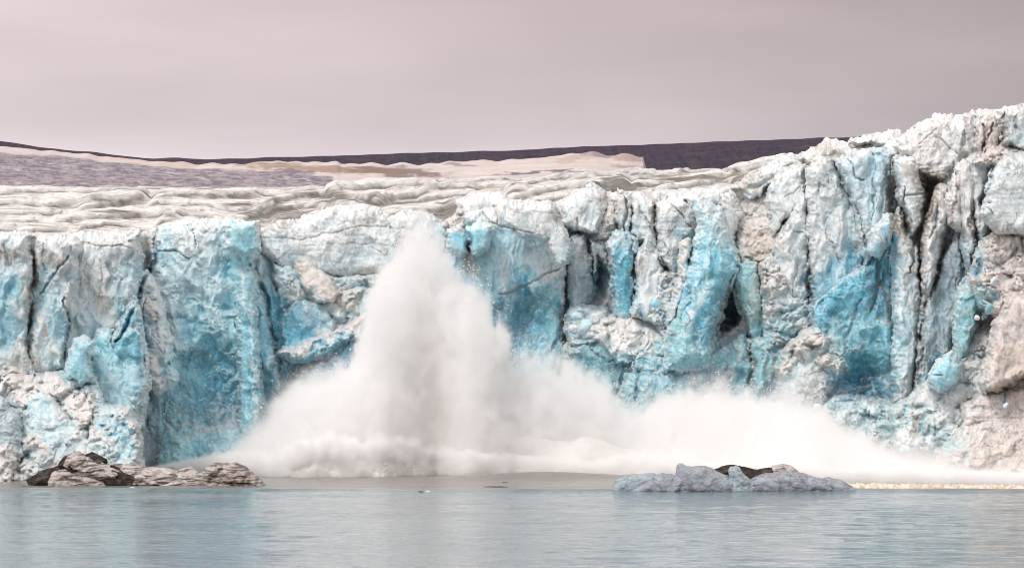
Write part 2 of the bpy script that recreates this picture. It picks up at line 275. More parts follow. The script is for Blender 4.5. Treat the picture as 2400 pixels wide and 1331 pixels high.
# ---- cracks: (points, half width px, depth m, colour, strength)
CRACK = [
 ([(75, 555), (82, 640), (72, 700), (65, 780)], 6, 2.5, 'K', .9), ([(160, 600), (135, 630), (105, 665), (95, 690)], 3.5, 1.5, 'D', 1),
 ([(366, 540), (362, 600), (345, 645), (325, 690), (300, 760), (272, 800)], 6, 4, 'D', .8), ([(190, 570), (260, 575), (325, 580)], 1.5, .5, 'E', .6), ([(360, 590), (410, 588), (440, 605)], 2, 1.2, 'B', .9),
 ([(150, 700), (158, 780), (150, 840)], 3, 2, 'G', .8), ([(230, 600), (240, 650), (232, 700)], 1.5, .4, 'E', .5),
 ([(130, 930), (150, 960), (165, 985)], 3, 1, 'K', .6), ([(340, 690), (330, 780), (345, 860)], 3, 1.2, 'B', .7),
 ([(610, 555), (700, 562), (780, 545), (860, 530), (920, 535)], 1.5, .4, 'E', .6), ([(700, 575), (840, 570), (930, 575)], 1, .3, 'E', .35), ([(590, 620), (620, 700), (640, 790), (655, 870)], 5, 2.5, 'A', .7),
 ([(870, 580), (900, 600), (930, 560)], 1.5, .4, 'E', .3), ([(825, 790), (790, 830), (745, 850), (700, 880), (680, 900)], 3, 1.5, 'D', .8),
 ([(1085, 530), (1100, 560), (1103, 590)], 5, 3, 'D', .9), ([(1170, 690), (1200, 685), (1240, 665), (1315, 625)], 3, 1.2, 'G', .7), ([(1130, 490), (1150, 520), (1180, 535), (1250, 545)], 2.5, .6, 'E', .7), ([(1160, 480), (1165, 525)], 2.5, .6, 'E', .7), ([(1210, 490), (1330, 505)], 1, .3, 'G', .4),
 ([(1325, 650), (1330, 760), (1330, 860)], 4, 2, 'T', .7), ([(1355, 510), (1362, 560)], 2, .8, 'K', .6), ([(1465, 460), (1470, 500), (1465, 560)], 4, 2.4, 'G', .9), ([(1535, 470), (1538, 560)], 4, 1.4, 'K', .75), ([(1560, 460), (1600, 510), (1618, 535)], 2, .8, 'E', .7), ([(1545, 600), (1570, 640), (1600, 655)], 3.5, 2, 'N', .7), ([(1490, 470), (1520, 530), (1570, 600)], 2, .7, 'E', .5),
 ([(1480, 560), (1490, 640), (1482, 720)], 3.5, 2, 'G', .8), ([(1725, 640), (1700, 700), (1680, 770)], 4, 2, 'N', .8), ([(1600, 650), (1620, 690), (1590, 760)], 2, .8, 'A', .6),
 ([(1380, 810), (1420, 850), (1450, 840)], 2.5, 1, 'D', .8), ([(1475, 830), (1500, 880), (1490, 940)], 3, 1.3, 'D', .7), ([(1700, 860), (1690, 920)], 3, .8, 'K', .5), ([(1756, 790), (1765, 860), (1760, 900)], 4, 2, 'K', .7),
 ([(1840, 500), (1835, 560)], 2, .8, 'E', .6), ([(1890, 560), (1893, 620), (1900, 680), (1905, 740)], 4, 2, 'K', .85), ([(1838, 460), (1880, 440)], 1.5, .6, 'G', .5), ([(1870, 620), (1860, 690)], 1.5, .6, 'K', .5), ([(1960, 380), (1970, 420), (1995, 450), (2000, 470)], 3.5, 1.6, 'A', .8), ([(1985, 370), (2000, 410), (2025, 425)], 2.5, 1.4, 'A', .8), ([(2046, 350), (2050, 420), (2048, 520)], 2.5, 1, 'B', .6), ([(2000, 470), (2020, 510), (2030, 570), (2028, 640)], 2.2, 1, 'K', .6),
 ([(1930, 540), (1950, 570), (1960, 600)], 2, .9, 'G', .7), ([(1835, 515), (1860, 540), (1880, 548)], 2, .9, 'B', .7), ([(2020, 700), (1985, 780), (1980, 830)], 4, 1.2, 'G', .6), ([(2076, 560), (2060, 650), (2040, 730)], 4, 1.5, 'E', .6),
 ([(2088, 370), (2092, 470), (2088, 520)], 6, 3, 'K', .7), ([(2118, 440), (2120, 480), (2135, 520)], 2.5, 1.5, 'A', .9), ([(2122, 458), (2158, 454)], 2.5, 1.2, 'A', 1), ([(2160, 400), (2175, 470), (2165, 520), (2150, 560), (2138, 600), (2130, 640)], 4, 3, 'N', .7), ([(2185, 480), (2160, 560), (2158, 640), (2170, 690), (2165, 760), (2155, 860), (2150, 900)], 4, 2.2, 'K', .85), ([(2215, 560), (2200, 640), (2180, 700)], 3, 1.6, 'K', .7), ([(2200, 480), (2190, 530), (2175, 560)], 2.5, 1.3, 'A', .8), ([(2275, 470), (2278, 530), (2285, 570)], 2, 1, 'E', .7),
 ([(2330, 390), (2312, 440), (2300, 470), (2325, 475)], 4.5, 3, 'A', .9), ([(2310, 485), (2330, 500)], 2, 1, 'A', .8), ([(2240, 390), (2245, 450), (2215, 560)], 2.5, 1, 'E', .6), ([(2250, 460), (2255, 560)], 2, .8, 'E', .4), ([(2140, 960), (2145, 1030)], 3.5, 1, 'E', .7), ([(2285, 880), (2280, 960)], 2, .6, 'E', .5), ([(2355, 915), (2352, 950)], 2.5, .8, 'A', .8), ([(2300, 915), (2350, 910), (2400, 880)], 4, 2.2, 'E', .8), ([(2385, 560), (2400, 590), (2420, 620)], 2.5, 1, 'E', .7), ([(2180, 880), (2215, 880)], 1.5, .8, 'E', .5),
 ([(2350, 265), (2352, 330)], 4, 2, 'E', .9), ([(2300, 290), (2310, 330), (2300, 370)], 3, 1.6, 'K', .7), ([(2330, 290), (2310, 345)], 3, 1.5, 'K', .8), ([(2280, 300), (2290, 350)], 2, .8, 'E', .5), ([(2195, 320), (2250, 365)], 1.5, .6, 'E', .5), ([(2380, 270), (2378, 310)], 2, .8, 'E', .6), ([(2260, 280), (2270, 320)], 2, .8, 'E', .5), ([(2150, 340), (2200, 300)], 1.5, .5, 'E', .5),
]
# pale veins and bits of snow caught on ledges
VEIN = [
 ([(700, 640), (760, 680), (800, 720)], 5, 'R'), ([(1950, 925), (2010, 900), (2050, 905)], 3, 'W'), ([(2080, 900), (2130, 890), (2180, 865)], 4, 'R'), ([(1640, 905), (1690, 905), (1720, 890)], 3, 'W'), ([(1500, 860), (1600, 865), (1660, 850)], 3, 'W'), ([(1385, 815), (1430, 840), (1450, 850)], 2.5, 'W'), ([(1625, 560), (1640, 620), (1620, 700)], 2.5, 'P'), ([(1665, 560), (1655, 640), (1630, 720)], 2.5, 'P'),
 ([(560, 640), (590, 760), (600, 860), (600, 980)], 4, 'P'), ([(440, 990), (490, 1005), (540, 995)], 4, 'W'), ([(300, 760), (340, 800), (360, 860)], 5, 'W'), ([(1400, 790), (1470, 815), (1520, 800), (1560, 770)], 5, 'W'), ([(60, 690), (100, 760), (120, 830)], 4, 'T'), ([(2020, 890), (2080, 880)], 2, 'W'), ([(1970, 830), (2040, 800)], 2.5, 'P'),
]
def ice_colour(X, Y, Gy, base, seed, snow=1.0, H=None):
    """X, Y photo coordinates, Gy how far the face leans back (snow lies there)"""
    col = np.broadcast_to(base, X.shape + (3,)).copy()
    wx = X + fbm(X / 34, Y / 46, 901, 3) * 20 + noise(X / 8, Y / 9, 905) * 3.5; wy = Y + fbm(X / 30, Y / 40, 911, 3) * 24 + noise(X / 8, Y / 9, 915) * 3.5
    nz = fbm(X / 14, Y / 20, 921, 4, .6)
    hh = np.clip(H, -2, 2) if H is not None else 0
    if snow:
        k0 = (sst(600, 860, wy) * sst(2240, 2080, wx) * .6 * (.6 + .4 * sst(.2, -.2, nz)))[..., None]; col = col * (1 - k0) + (C['L'] * .5 + C['M'] * .5) * k0
    x0, x1, y0, y1 = X.min() - 30, X.max() + 30, Y.min() - 30, Y.max() + 30
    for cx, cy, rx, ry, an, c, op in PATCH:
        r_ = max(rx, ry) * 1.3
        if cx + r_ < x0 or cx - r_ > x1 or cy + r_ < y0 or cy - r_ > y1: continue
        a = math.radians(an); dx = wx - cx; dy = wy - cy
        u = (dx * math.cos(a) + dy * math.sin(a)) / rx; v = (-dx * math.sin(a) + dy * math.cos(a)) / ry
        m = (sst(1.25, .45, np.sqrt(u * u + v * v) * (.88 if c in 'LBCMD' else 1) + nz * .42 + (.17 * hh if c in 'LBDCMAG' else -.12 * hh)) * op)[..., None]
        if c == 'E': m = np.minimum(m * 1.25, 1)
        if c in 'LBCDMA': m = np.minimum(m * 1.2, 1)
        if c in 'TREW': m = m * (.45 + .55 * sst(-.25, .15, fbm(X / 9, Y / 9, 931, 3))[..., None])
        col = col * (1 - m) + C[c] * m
    # patchy colour of its own at smaller sizes
    v1 = fbm(X / 22, Y / 34, 941, 4, .6)[..., None]
    blue = (col[..., 2:3] - col[..., 0:1])
    col = col * (1 - np.clip(v1 * .8, -.10, .22) * (.35 + blue)) 
    v2 = sst(.18, .42, fbm(X / 12, Y / 10, 951, 4, .65))[..., None] * (.35 if snow else 0)
    col = col * (1 - v2) + (C['W'] * .4 + C['L'] * .6) * v2
    v3 = (sst(.16, .34, fbm(X / 5, Y / 4.5, 955, 3, .6) + .07 * hh) * sst(-.15, .3, fbm(X / 40, Y / 40, 957, 2)) * .38 * (1 if snow else 0))[..., None]; col = col * (1 - v3) + C['W'] * v3
    v4 = (sst(.12, .4, fbm(X / 9, Y / 22, 959, 4, .6)) * .35 * (1 if snow else 0))[..., None]; col = col * (1 - v4 * np.array((1., .55, .35)))
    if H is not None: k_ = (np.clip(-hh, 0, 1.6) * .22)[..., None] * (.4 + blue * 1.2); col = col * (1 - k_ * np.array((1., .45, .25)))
    s = (sst(.15, .9, Gy) * sst(-.25, .2, fbm(X / 10, Y / 10, 961, 3)) * .55 * snow)[..., None]
    col = col * (1 - s) + C['W'] * s
    bd = Y - interp(X.ravel(), BRIM).reshape(X.shape) if snow else X * 0 + 999
    den = .34 * sst(90, 10, bd) + interp(X.ravel(), [(-100, .12), (600, .12), (1300, .3), (1650, .35), (1850, .3), (2050, .5), (2500, .6)]).reshape(X.shape) * snow * (.35 + .65 * sst(-.2, .3, fbm(X / 70, Y / 120, 981, 3)))
    m = (sst(.14, .40, fbm(wx / 6.5, wy / 40, 983, 4, .6)) * np.clip(den * 1.35, 0, .85))[..., None]; col = col * (1 - m) + C['E'] * m
    m = (sst(.12, .36, fbm(X / 24, Y / 18, 985, 5, .65)) * np.clip(den * 1.0, 0, .55))[..., None]; col = col * (1 - m) + C['T'] * .9 * m
    for pts, w, c in VEIN:
        P = np.array(pts)
        if P[:, 0].max() < x0 or P[:, 0].min() > x1 or P[:, 1].max() < y0 or P[:, 1].min() > y1: continue
        d, t = line_d(pts, wx, wy); m = (sst(w * 1.6, w * .3, d + nz * w * 1.5) * .8)[..., None]
        col = col * (1 - m) + C[c] * m
    for pts, w, dp, c, op in CRACK:
        P = np.array(pts)
        if P[:, 0].max() < x0 or P[:, 0].min() > x1 or P[:, 1].max() < y0 or P[:, 1].min() > y1: continue
        d, t = line_d(pts, X + (wx - X) * .7, Y + (wy - Y) * .3); tp = np.sin(np.clip(t, .04, .96) * np.pi) ** .4
        m = (sst(w * 1.5 * tp + .1, w * .3 * tp, d + nz * w * 1.2) * op * (.45 + .55 * sst(-.3, .1, noise(X / 20, Y / 26, 977))))[..., None]
        col = col * (1 - m) + C[c] * m
        if c in 'KE':
            m = (sst(w * 5 * tp + .1, 0, d) * sst(-.05, .3, fbm(X / 5, Y / 24, 971, 3)) * .45)[..., None]; col = col * (1 - m) + C['E'] * m
    return np.clip(col, .01, .92)
def crack_depth(X, Y):
    h = np.zeros(X.shape); wx = X + (fbm(X / 34, Y / 46, 901, 3) * 20 + noise(X / 8, Y / 9, 905) * 3.5) * .7; wy = Y + (fbm(X / 30, Y / 40, 911, 3) * 24 + noise(X / 8, Y / 9, 915) * 3.5) * .3
    x0, x1, y0, y1 = X.min() - 20, X.max() + 20, Y.min() - 20, Y.max() + 20
    for pts, w, dp, c, op in CRACK:
        P = np.array(pts)
        if P[:, 0].max() < x0 or P[:, 0].min() > x1 or P[:, 1].max() < y0 or P[:, 1].min() > y1: continue
        d, t = line_d(pts, wx, wy); tp = np.sin(np.clip(t, .04, .96) * np.pi) ** .4
        h = np.maximum(h, sst(w * 1.9 * tp + .1, 0, d) * dp * .7)
    return h

# ------------------------------------------------------------------ the relief of one body of ice
UNIT = .078      # metres per photo pixel at the cliff
def relief(style, X, Y, seed):
    """metres towards the viewer"""
    wx = X + fbm(X / 60, Y / 60, seed + 50, 2) * 22; wy = Y + fbm(X / 60, Y / 60, seed + 60, 2) * 22
    q = .1 + 1.3 * sst(-.3, .35, fbm(X / 55, Y / 70, seed + 90, 2)); q2 = .05 + 1.35 * sst(-.2, .35, fbm(X / 30, Y / 30, seed + 95, 3))
    if style == 'face':      # upright weathered face: flutes, scoops, chips
        h = fbm(wx / 42, wy / 150, seed, 3) * 2.6 + facets(wx / 50, wy / 110, seed + 5, 1.4) * 2.6 - facets(wx / 20, wy / 38, seed + 9, 1.4) * 1.25 * q - facets(X / 8, Y / 12, seed + 11) * .38 * q2 + fbm(X / 5, Y / 9, seed + 13, 3) * .3 * q2
    elif style == 'fresh':   # newly broken blue ice: shells with sharp ridges
        h = fbm(wx / 50, wy / 110, seed, 3) * 2.4 - facets(wx / 46, wy / 64, seed + 5, 1.5) * 2.7 - facets(wx / 18, wy / 25, seed + 9, 1.5) * 1.3 * q - facets(X / 7, Y / 9, seed + 11) * .5 * q2 + fbm(X / 4, Y / 5, seed + 13, 2) * .25 * q2
    elif style == 'smooth':  # melted, layered block
        h = fbm(wx / 60, wy / 90, seed, 3) * 2.0 + facets(wx / 70, wy / 90, seed + 5) * 1.7 - facets(wx / 26, wy / 40, seed + 9) * .7 * q + fbm(X / 7, Y / 9, seed + 13, 3) * .3 * q2 + np.abs(noise(X / 90, Y / 11, seed + 17)) * -.2
    elif style == 'column':  # tall flutes
        h = cells(wx / 30, wy / 190, seed + 5, .9, 1.3) * 2.8 + fbm(wx / 26, wy / 90, seed, 3) * 1.4 - facets(wx / 16, wy / 44, seed + 9) * 1.0 * q + fbm(X / 6, Y / 11, seed + 13, 3) * .4 * q2
    elif style == 'rubble':  # fallen blocks
        h = facets(wx / 36, wy / 32, seed + 5, 2.0, 1.5) * 2.8 + facets(wx / 15, wy / 13, seed + 9, 2.2, 1.6) * 1.7 * q + facets(X / 6.5, Y / 6, seed + 11, 2.2, 1.5) * .9 * q2 + fbm(wx / 60, wy / 60, seed, 3) * 2.2
    else:                    # 'soft' rounded snow-ice
        h = cells(wx / 44, wy / 34, seed + 5, .8, .9) * 2.2 - facets(wx / 18, wy / 16, seed + 9) * .8 * q + fbm(wx / 30, wy / 22, seed, 4) * 1.4 + fbm(X / 6, Y / 5, seed + 13, 3) * .35 * q2
    return h
def body(name, poly, Yf, T, w, style, base, parent, lean=.25, st=2.0, seed=None, amp=1.0, tiltx=0.0, mat=None, scoop=None, rough=1.0, snow=1.0, back=6.0, colf=None, unit=UNIT, label=None, own=.24):
    """a body of ice whose outline is poly (photo px), its middle standing at distance Yf; edges round back over w px by T m; lean: m back per m up"""
    P = np.array(poly, float)
    if seed is None: seed = int(abs(P[0, 0] * 7 + P[0, 1] * 13 + P[1, 0])) + len(P)
    M = 12
    xs = np.arange(P[:, 0].min() - M, P[:, 0].max() + M + st, st); ys = np.arange(P[:, 1].min() - M, P[:, 1].max() + M + st, st)
    X, Y = np.meshgrid(xs, ys)
    wx = X + (fbm(X / 26, Y / 30, seed + 70, 3) * 9 + noise(X / 7, Y / 7, seed + 71) * 2.2) * rough; wy = Y + (fbm(X / 26, Y / 30, seed + 80, 3) * 9 + noise(X / 7, Y / 7, seed + 81) * 2.2) * rough
    d = sdf(poly, wx, wy)
    t = np.clip(d / w, 0, 1); rnd = (1 - (1 - t) ** 2.3) ** (1 / 2.3)
    T = T * .5; depth = Yf - T * rnd
    yc = P[:, 1].mean(); depth = depth + lean * (yc - Y) * unit + tiltx * (X - P[:, 0].mean()) * unit
    h = relief(style, X, Y, seed) * amp
    depth = depth - h * .8 * np.clip(d / 8, 0, 1)
    if scoop:
        for cx, cy, rx, ry, dp in scoop:
            depth = depth + dp * np.clip(1 - ((wx - cx) / rx / 1.2) ** 2 - ((wy - cy) / ry / 1.2) ** 2, 0, 1) ** 2
    depth = depth + crack_depth(X, Y) * (unit / UNIT)
    depth = depth + np.clip(-d, 0, M) * back / M
    gy = np.gradient(depth, axis=0) / (st * unit)      # depth grows upwards (negative row step) = leans back
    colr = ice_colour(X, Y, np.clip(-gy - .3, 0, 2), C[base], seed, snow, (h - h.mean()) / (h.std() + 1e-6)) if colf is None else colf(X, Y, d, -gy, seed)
    if colf is None:
        own = own * (1.7 if name in ('ice_spire', 'ice_slab', 'ice_ridge') else 1.2 if base in 'CBMR' else 1)
        o_ = (own * sst(-.5, .3, fbm(X / 18, Y / 24, seed + 33, 4)))[..., None]; c_ = C[base] * (.92 + .16 * fbm(X / 9, Y / 12, seed + 35, 3))[..., None]
        colr = np.clip(colr * (1 - o_) + c_ * (colr.mean(-1, keepdims=True) / colr.mean() * .35 + .65) * o_, .01, .92)
        if base in 'CBLM':     # thin bright edge where the clear ice is crushed white
            e_ = (sst(9, 1, d) * sst(-.2, .2, fbm(X / 7, Y / 7, seed + 37, 3)) * .6)[..., None]; colr = colr * (1 - e_) + C['W'] * e_
    ok = d > -M * .85
    keep = ok[:-1, :-1] & ok[1:, :-1] & ok[1:, 1:] & ok[:-1, 1:]
    wxx, wyy, wzz = P2W(X, Y, depth)
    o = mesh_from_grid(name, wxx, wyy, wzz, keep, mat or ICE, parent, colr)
    if label: o['label'] = label
    return o

BRIM = [(-120, 548), (60, 545), (130, 550), (180, 548), (330, 545), (385, 530), (430, 522), (600, 525), (620, 535), (700, 520), (790, 492), (860, 488), (905, 505), (985, 512), (1040, 520), (1075, 495), (1180, 475), (1300, 478), (1330, 462), (1390, 436), (1420, 452), (1480, 450), (1600, 445), (1700, 442), (1730, 428), (1800, 398), (1850, 368), (1900, 352), (1950, 336), (2000, 338), (2080, 322), (2110, 320), (2190, 278), (2230, 274), (2270, 268), (2300, 264), (2400, 254), (2520, 246)]
FRONT = [(-120, 478), (200, 486), (300, 496), (345, 522), (660, 530), (900, 532), (1000, 532), (1300, 528), (1500, 524), (1900, 505), (2100, 490), (2300, 474), (2400, 466), (2520, 456)]
def YF(px): return float(interp(px, FRONT))

glacier = empty('glacier', (0, 500, 0))
tag(glacier, 'huge blue and white glacier front rising from the water behind the splash', 'glacier')
glacier_inv = glacier
def G(name, poly, off, T, w, style, base, **kw):
    px = np.mean([p[0] for p in poly])
    o = body(name, poly, YF(px) + (off if off > 0 else off * .95), T, w, style, base, glacier, **kw)
    o.location = (0, -500, 0)      # the empty stands at y = 500
    return o

def build_glacier():
    # the wall behind everything
    st = 3.2; xs = np.arange(-110, 2512, st); ys = np.arange(240, 1150, st); X, Y = np.meshgrid(xs, ys)
    br = interp(xs, BRIM)[None, :] + 6 + noise(X / 14, X * 0, 3) * 3
    d = Y - br
    T = 5; t = np.clip(d / 60, 0, 1); rnd = (1 - (1 - t) ** 2.3) ** (1 / 2.3)
    depth = interp(xs, FRONT)[None, :] + 5 - T * rnd + .22 * (800 - Y) * UNIT
    depth = depth - relief('face', X, Y, 11) * 1.0 - fbm(X / 120, Y / 200, 15, 3) * 3
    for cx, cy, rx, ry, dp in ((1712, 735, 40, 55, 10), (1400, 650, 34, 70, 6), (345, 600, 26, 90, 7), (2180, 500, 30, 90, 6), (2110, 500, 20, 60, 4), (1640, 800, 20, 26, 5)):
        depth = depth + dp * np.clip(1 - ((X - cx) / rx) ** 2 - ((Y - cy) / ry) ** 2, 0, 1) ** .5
    depth = depth + crack_depth(X, Y)
    depth = depth + np.clip(-d, 0, 12) * 1.0
    gy = np.gradient(depth, axis=0) / (st * UNIT)
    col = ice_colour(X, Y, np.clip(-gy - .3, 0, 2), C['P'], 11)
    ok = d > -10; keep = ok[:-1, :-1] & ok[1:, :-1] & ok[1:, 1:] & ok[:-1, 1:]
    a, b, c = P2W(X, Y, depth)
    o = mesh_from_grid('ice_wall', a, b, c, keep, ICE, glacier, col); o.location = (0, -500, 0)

    # crest on the right
    G('crest_block', [(2105, 330), (2150, 300), (2190, 278), (2230, 276), (2262, 310), (2285, 370), (2230, 400), (2185, 385), (2130, 375)], 7, 5, 30, 'smooth', 'W', lean=.5)
    G('crest_block', [(2262, 275), (2300, 263), (2322, 270), (2318, 320), (2300, 372), (2282, 350)], 5, 3, 16, 'column', 'W', lean=.4)
    G('crest_block', [(2322, 270), (2345, 262), (2350, 320), (2320, 372), (2308, 350)], 4, 3, 14, 'column', 'R', lean=.4)
    G('crest_block', [(2345, 262), (2400, 252), (2480, 246), (2480, 345), (2400, 350), (2352, 330)], 3, 5, 18, 'column', 'P', lean=.3)
    G('crest_block', [(1880, 372), (1940, 332), (2000, 345), (2080, 320), (2110, 335), (2095, 375), (2010, 372), (1930, 392)], 8, 4, 20, 'soft', 'W', lean=.9)
    G('crest_block', [(1995, 332), (2070, 320), (2098, 308), (2110, 330), (2080, 345)], 11, 3, 12, 'soft', 'W', lean=.6)
    G('crest_block', [(2100, 345), (2150, 330), (2200, 340), (2240, 390), (2210, 420), (2150, 400)], 3, 4, 24, 'soft', 'W', lean=.5)
    G('crest_block', [(2290, 380), (2330, 350), (2400, 340), (2480, 345), (2480, 385), (2340, 390)], 1, 3, 14, 'rubble', 'R', lean=.5)
    G('crest_block', [(1720, 440), (1790, 398), (1850, 368), (1890, 375), (1900, 395), (1850, 425), (1790, 440), (1760, 470)], 7, 4, 20, 'soft', 'P', lean=.7)
    # far-left face
    G('ice_buttress', [(-110, 560), (60, 553), (74, 600), (74, 700), (60, 800), (90, 900), (-110, 940)], 0, 6, 34, 'face', 'L', lean=.15)
    G('ice_buttress', [(84, 556), (150, 556), (182, 570), (176, 650), (160, 720), (152, 790), (146, 860), (100, 900), (66, 860), (74, 700)], 0, 6, 30, 'face', 'P', lean=.15)
    G('ice_buttress', [(178, 552), (322, 548), (330, 600), (318, 660), (302, 720), (268, 785), (240, 850), (150, 880), (154, 780), (172, 680)], 3, 7, 34, 'face', 'P', lean=.15)
    G('ice_buttress', [(262, 800), (290, 745), (318, 700), (330, 780), (345, 900), (330, 1000), (300, 1000), (270, 900)], -18, 7, 26, 'fresh', 'B', lean=.2)
    # the tall blue tower
    G('ice_tower', [(366, 560), (378, 536), (430, 522), (520, 520), (600, 526), (603, 590), (592, 622), (618, 700), (640, 800), (655, 880), (650, 960), (610, 1010), (560, 1100), (330, 1110), (322, 1000), (336, 900), (330, 800), (330, 720), (352, 650), (358, 590)], 0, 11, 46, 'fresh', 'L', lean=.12,
      scoop=[(490, 900, 100, 120, 4), (620, 940, 40, 70, 4), (540, 700, 26, 90, 2)])
    G('ice_slab', [(536, 528), (600, 527), (602, 585), (575, 592), (536, 580)], -13, 2, 8, 'smooth', 'C', lean=.1, amp=.4)
    G('ice_pillar', [(560, 640), (585, 640), (600, 760), (608, 880), (612, 980), (590, 1020), (556, 1010), (566, 900), (560, 780)], -12, 4, 20, 'fresh', 'C', lean=.15, amp=.6)
    G('ice_shoulder', [(318, 655), (345, 640), (372, 690), (385, 750), (400, 820), (410, 890), (370, 920), (342, 890), (328, 820), (290, 790), (300, 730)], -14, 5, 26, 'rubble', 'W', lean=.5, amp=.7)
    G('ice_shoulder', [(370, 1110), (375, 1020), (400, 1005), (430, 1020), (480, 1010), (560, 1000), (600, 1030), (600, 1110)], -11, 5, 26, 'fresh', 'C', lean=.5)
    # lower left heap and spire
    G('fallen_ice', [(-110, 830), (10, 830), (60, 875), (150, 872), (225, 880), (245, 950), (300, 960), (324, 1000), (330, 1125), (-110, 1150)], -12, 6, 40, 'rubble', 'R', lean=.95)
    G('ice_dome', [(62, 1140), (58, 1000), (70, 925), (105, 912), (150, 955), (185, 1015), (196, 1080), (192, 1140)], -18, 7, 50, 'soft', 'L', lean=.6, amp=.6)
    G('ice_dome', [(-110, 960), (5, 935), (45, 985), (52, 1060), (40, 1140), (-110, 1140)], -19, 6, 40, 'soft', 'G', lean=.5, amp=.6)
    G('ice_dome', [(192, 1140), (184, 1065), (215, 1035), (262, 1040), (300, 1010), (326, 1040), (326, 1140)], -17, 6, 36, 'fresh', 'L', lean=.5, amp=.7)
    G('ice_dome', [(-110, 1060), (20, 1040), (38, 1080), (26, 1140), (-110, 1140)], -24, 4, 26, 'rubble', 'R', lean=.4, amp=.6)
    G('ice_spire', [(215, 905), (212, 850), (222, 800), (232, 778), (258, 776), (264, 812), (290, 848), (300, 880), (320, 940), (326, 1000), (290, 1010), (240, 960)], -12, 6, 30, 'fresh', 'C', lean=.3, amp=.7)
    G('ice_spire', [(158, 880), (176, 800), (196, 793), (218, 802), (205, 840), (212, 880), (190, 900)], -13, 4, 16, 'fresh', 'C', lean=.3, amp=.5)
    # between tower and splash
    G('ice_block_face', [(606, 545), (650, 528), (700, 522), (770, 494), (800, 490), (862, 487), (905, 510), (930, 545), (945, 600), (930, 650), (870, 645), (800, 650), (720, 640), (650, 620), (612, 590)], 1, 7, 36, 'smooth', 'P', lean=.2)
    G('ice_block_face', [(905, 515), (960, 500), (1010, 510), (1045, 530), (1050, 580), (1000, 640), (930, 600)], 0, 6, 30, 'smooth', 'P', lean=.2)
    G('ice_block_face', [(915, 560), (935, 540), (960, 545), (955, 600), (930, 640), (912, 610)], -6, 3, 18, 'fresh', 'L', lean=.2)
    G('broken_ice', [(640, 620), (700, 615), (780, 645), (870, 640), (940, 640), (930, 760), (860, 790), (760, 790), (700, 760), (660, 720)], -2, 5, 34, 'rubble', 'L', lean=.35)
    G('ice_slab', [(688, 618), (720, 612), (775, 650), (800, 690), (780, 712), (740, 700), (705, 660)], -5, 3, 14, 'soft', 'R', lean=.6, amp=.6)
    G('ice_buttress', [(594, 630), (625, 640), (655, 690), (672, 740), (690, 745), (690, 850), (680, 920), (655, 900), (636, 800), (615, 710)], 1, 6, 30, 'fresh', 'B', lean=.2, amp=.8)
    G('ice_block_face', [(660, 740), (700, 705), (760, 715), (790, 760), (780, 800), (720, 830), (670, 840)], -5, 5, 30, 'fresh', 'B', lean=.2, amp=.8)
    G('snow_ledge', [(655, 828), (690, 812), (740, 790), (800, 770), (850, 735), (900, 720), (930, 760), (860, 800), (810, 800), (760, 832), (700, 845)], -10, 4, 18, 'rubble', 'R', lean=.9, amp=.7)
    G('ice_block_face', [(690, 905), (720, 860), (745, 850), (780, 820), (830, 775), (900, 760), (920, 1100), (640, 1100), (660, 940)], -8, 7, 30, 'fresh', 'B', lean=.2, amp=.6)
    # central buttress
    G('ice_buttress', [(1050, 560), (1062, 538), (1092, 528), (1080, 505), (1130, 490), (1190, 476), (1290, 478), (1308, 510), (1326, 555), (1333, 610), (1325, 660), (1322, 760), (1330, 860), (1320, 1100), (1000, 1110), (1010, 700), (1040, 620)], -2, 11, 40, 'face', 'L', lean=.15, amp=.8,
      scoop=[(1250, 770, 100, 110, 6)])
    G('ice_slab', [(1200, 478), (1235, 486), (1290, 480), (1312, 520), (1330, 560), (1333, 612), (1312, 620), (1290, 590), (1285, 560), (1220, 550), (1190, 520)], -15, 3, 14, 'smooth', 'P', lean=.15, amp=.5)
    G('ice_slab', [(1055, 545), (1078, 530), (1092, 545), (1098, 590), (1080, 600), (1056, 580)], -13, 3, 12, 'smooth', 'C', lean=.1, amp=.4)
    G('ice_slab', [(1093, 538), (1120, 528), (1150, 535), (1140, 575), (1112, 600), (1102, 575)], -14, 3, 12, 'smooth', 'C', lean=.1, amp=.4)
    G('ice_cap', [(1074, 500), (1078, 475), (1120, 460), (1180, 458), (1200, 480), (1175, 495), (1120, 500), (1090, 515)], 2, 5, 18, 'smooth', 'W', lean=.3)
    # behind: the bowl
    G('ice_block_face', [(1318, 520), (1335, 480), (1390, 434), (1415, 455), (1420, 500), (1400, 550), (1370, 545), (1340, 540)], 2, 6, 26, 'face', 'P', lean=.25)
    G('ice_block_face', [(1335, 560), (1365, 545), (1385, 600), (1392, 690), (1370, 740), (1340, 750), (1326, 680)], 1, 6, 26, 'face', 'G', lean=.1, amp=.7)
    G('ice_block_face', [(1385, 560), (1420, 580), (1436, 640), (1434, 690), (1428, 640), (1400, 600), (1392, 650), (1386, 610)], 1, 3, 12, 'face', 'G', lean=.1, amp=.4)
    G('ice_pillar', [(1440, 470), (1455, 452), (1476, 458), (1482, 500), (1474, 545), (1460, 552), (1448, 520)], 0, 5, 20, 'smooth', 'P', lean=.1, amp=.6)
    G('ice_block_face', [(1400, 500), (1440, 470), (1452, 545), (1430, 560), (1400, 560)], 3, 4, 20, 'soft', 'R', lean=.2)
    G('ice_block_face', [(1480, 478), (1500, 470), (1534, 480), (1538, 560), (1545, 590), (1510, 570), (1478, 545)], 1, 5, 22, 'smooth', 'P', lean=.2)
    G('ice_block_face', [(1538, 480), (1600, 462), (1640, 490), (1625, 545), (1600, 590), (1598, 630), (1575, 645), (1550, 600), (1542, 560)], 1, 6, 26, 'smooth', 'P', lean=.2)
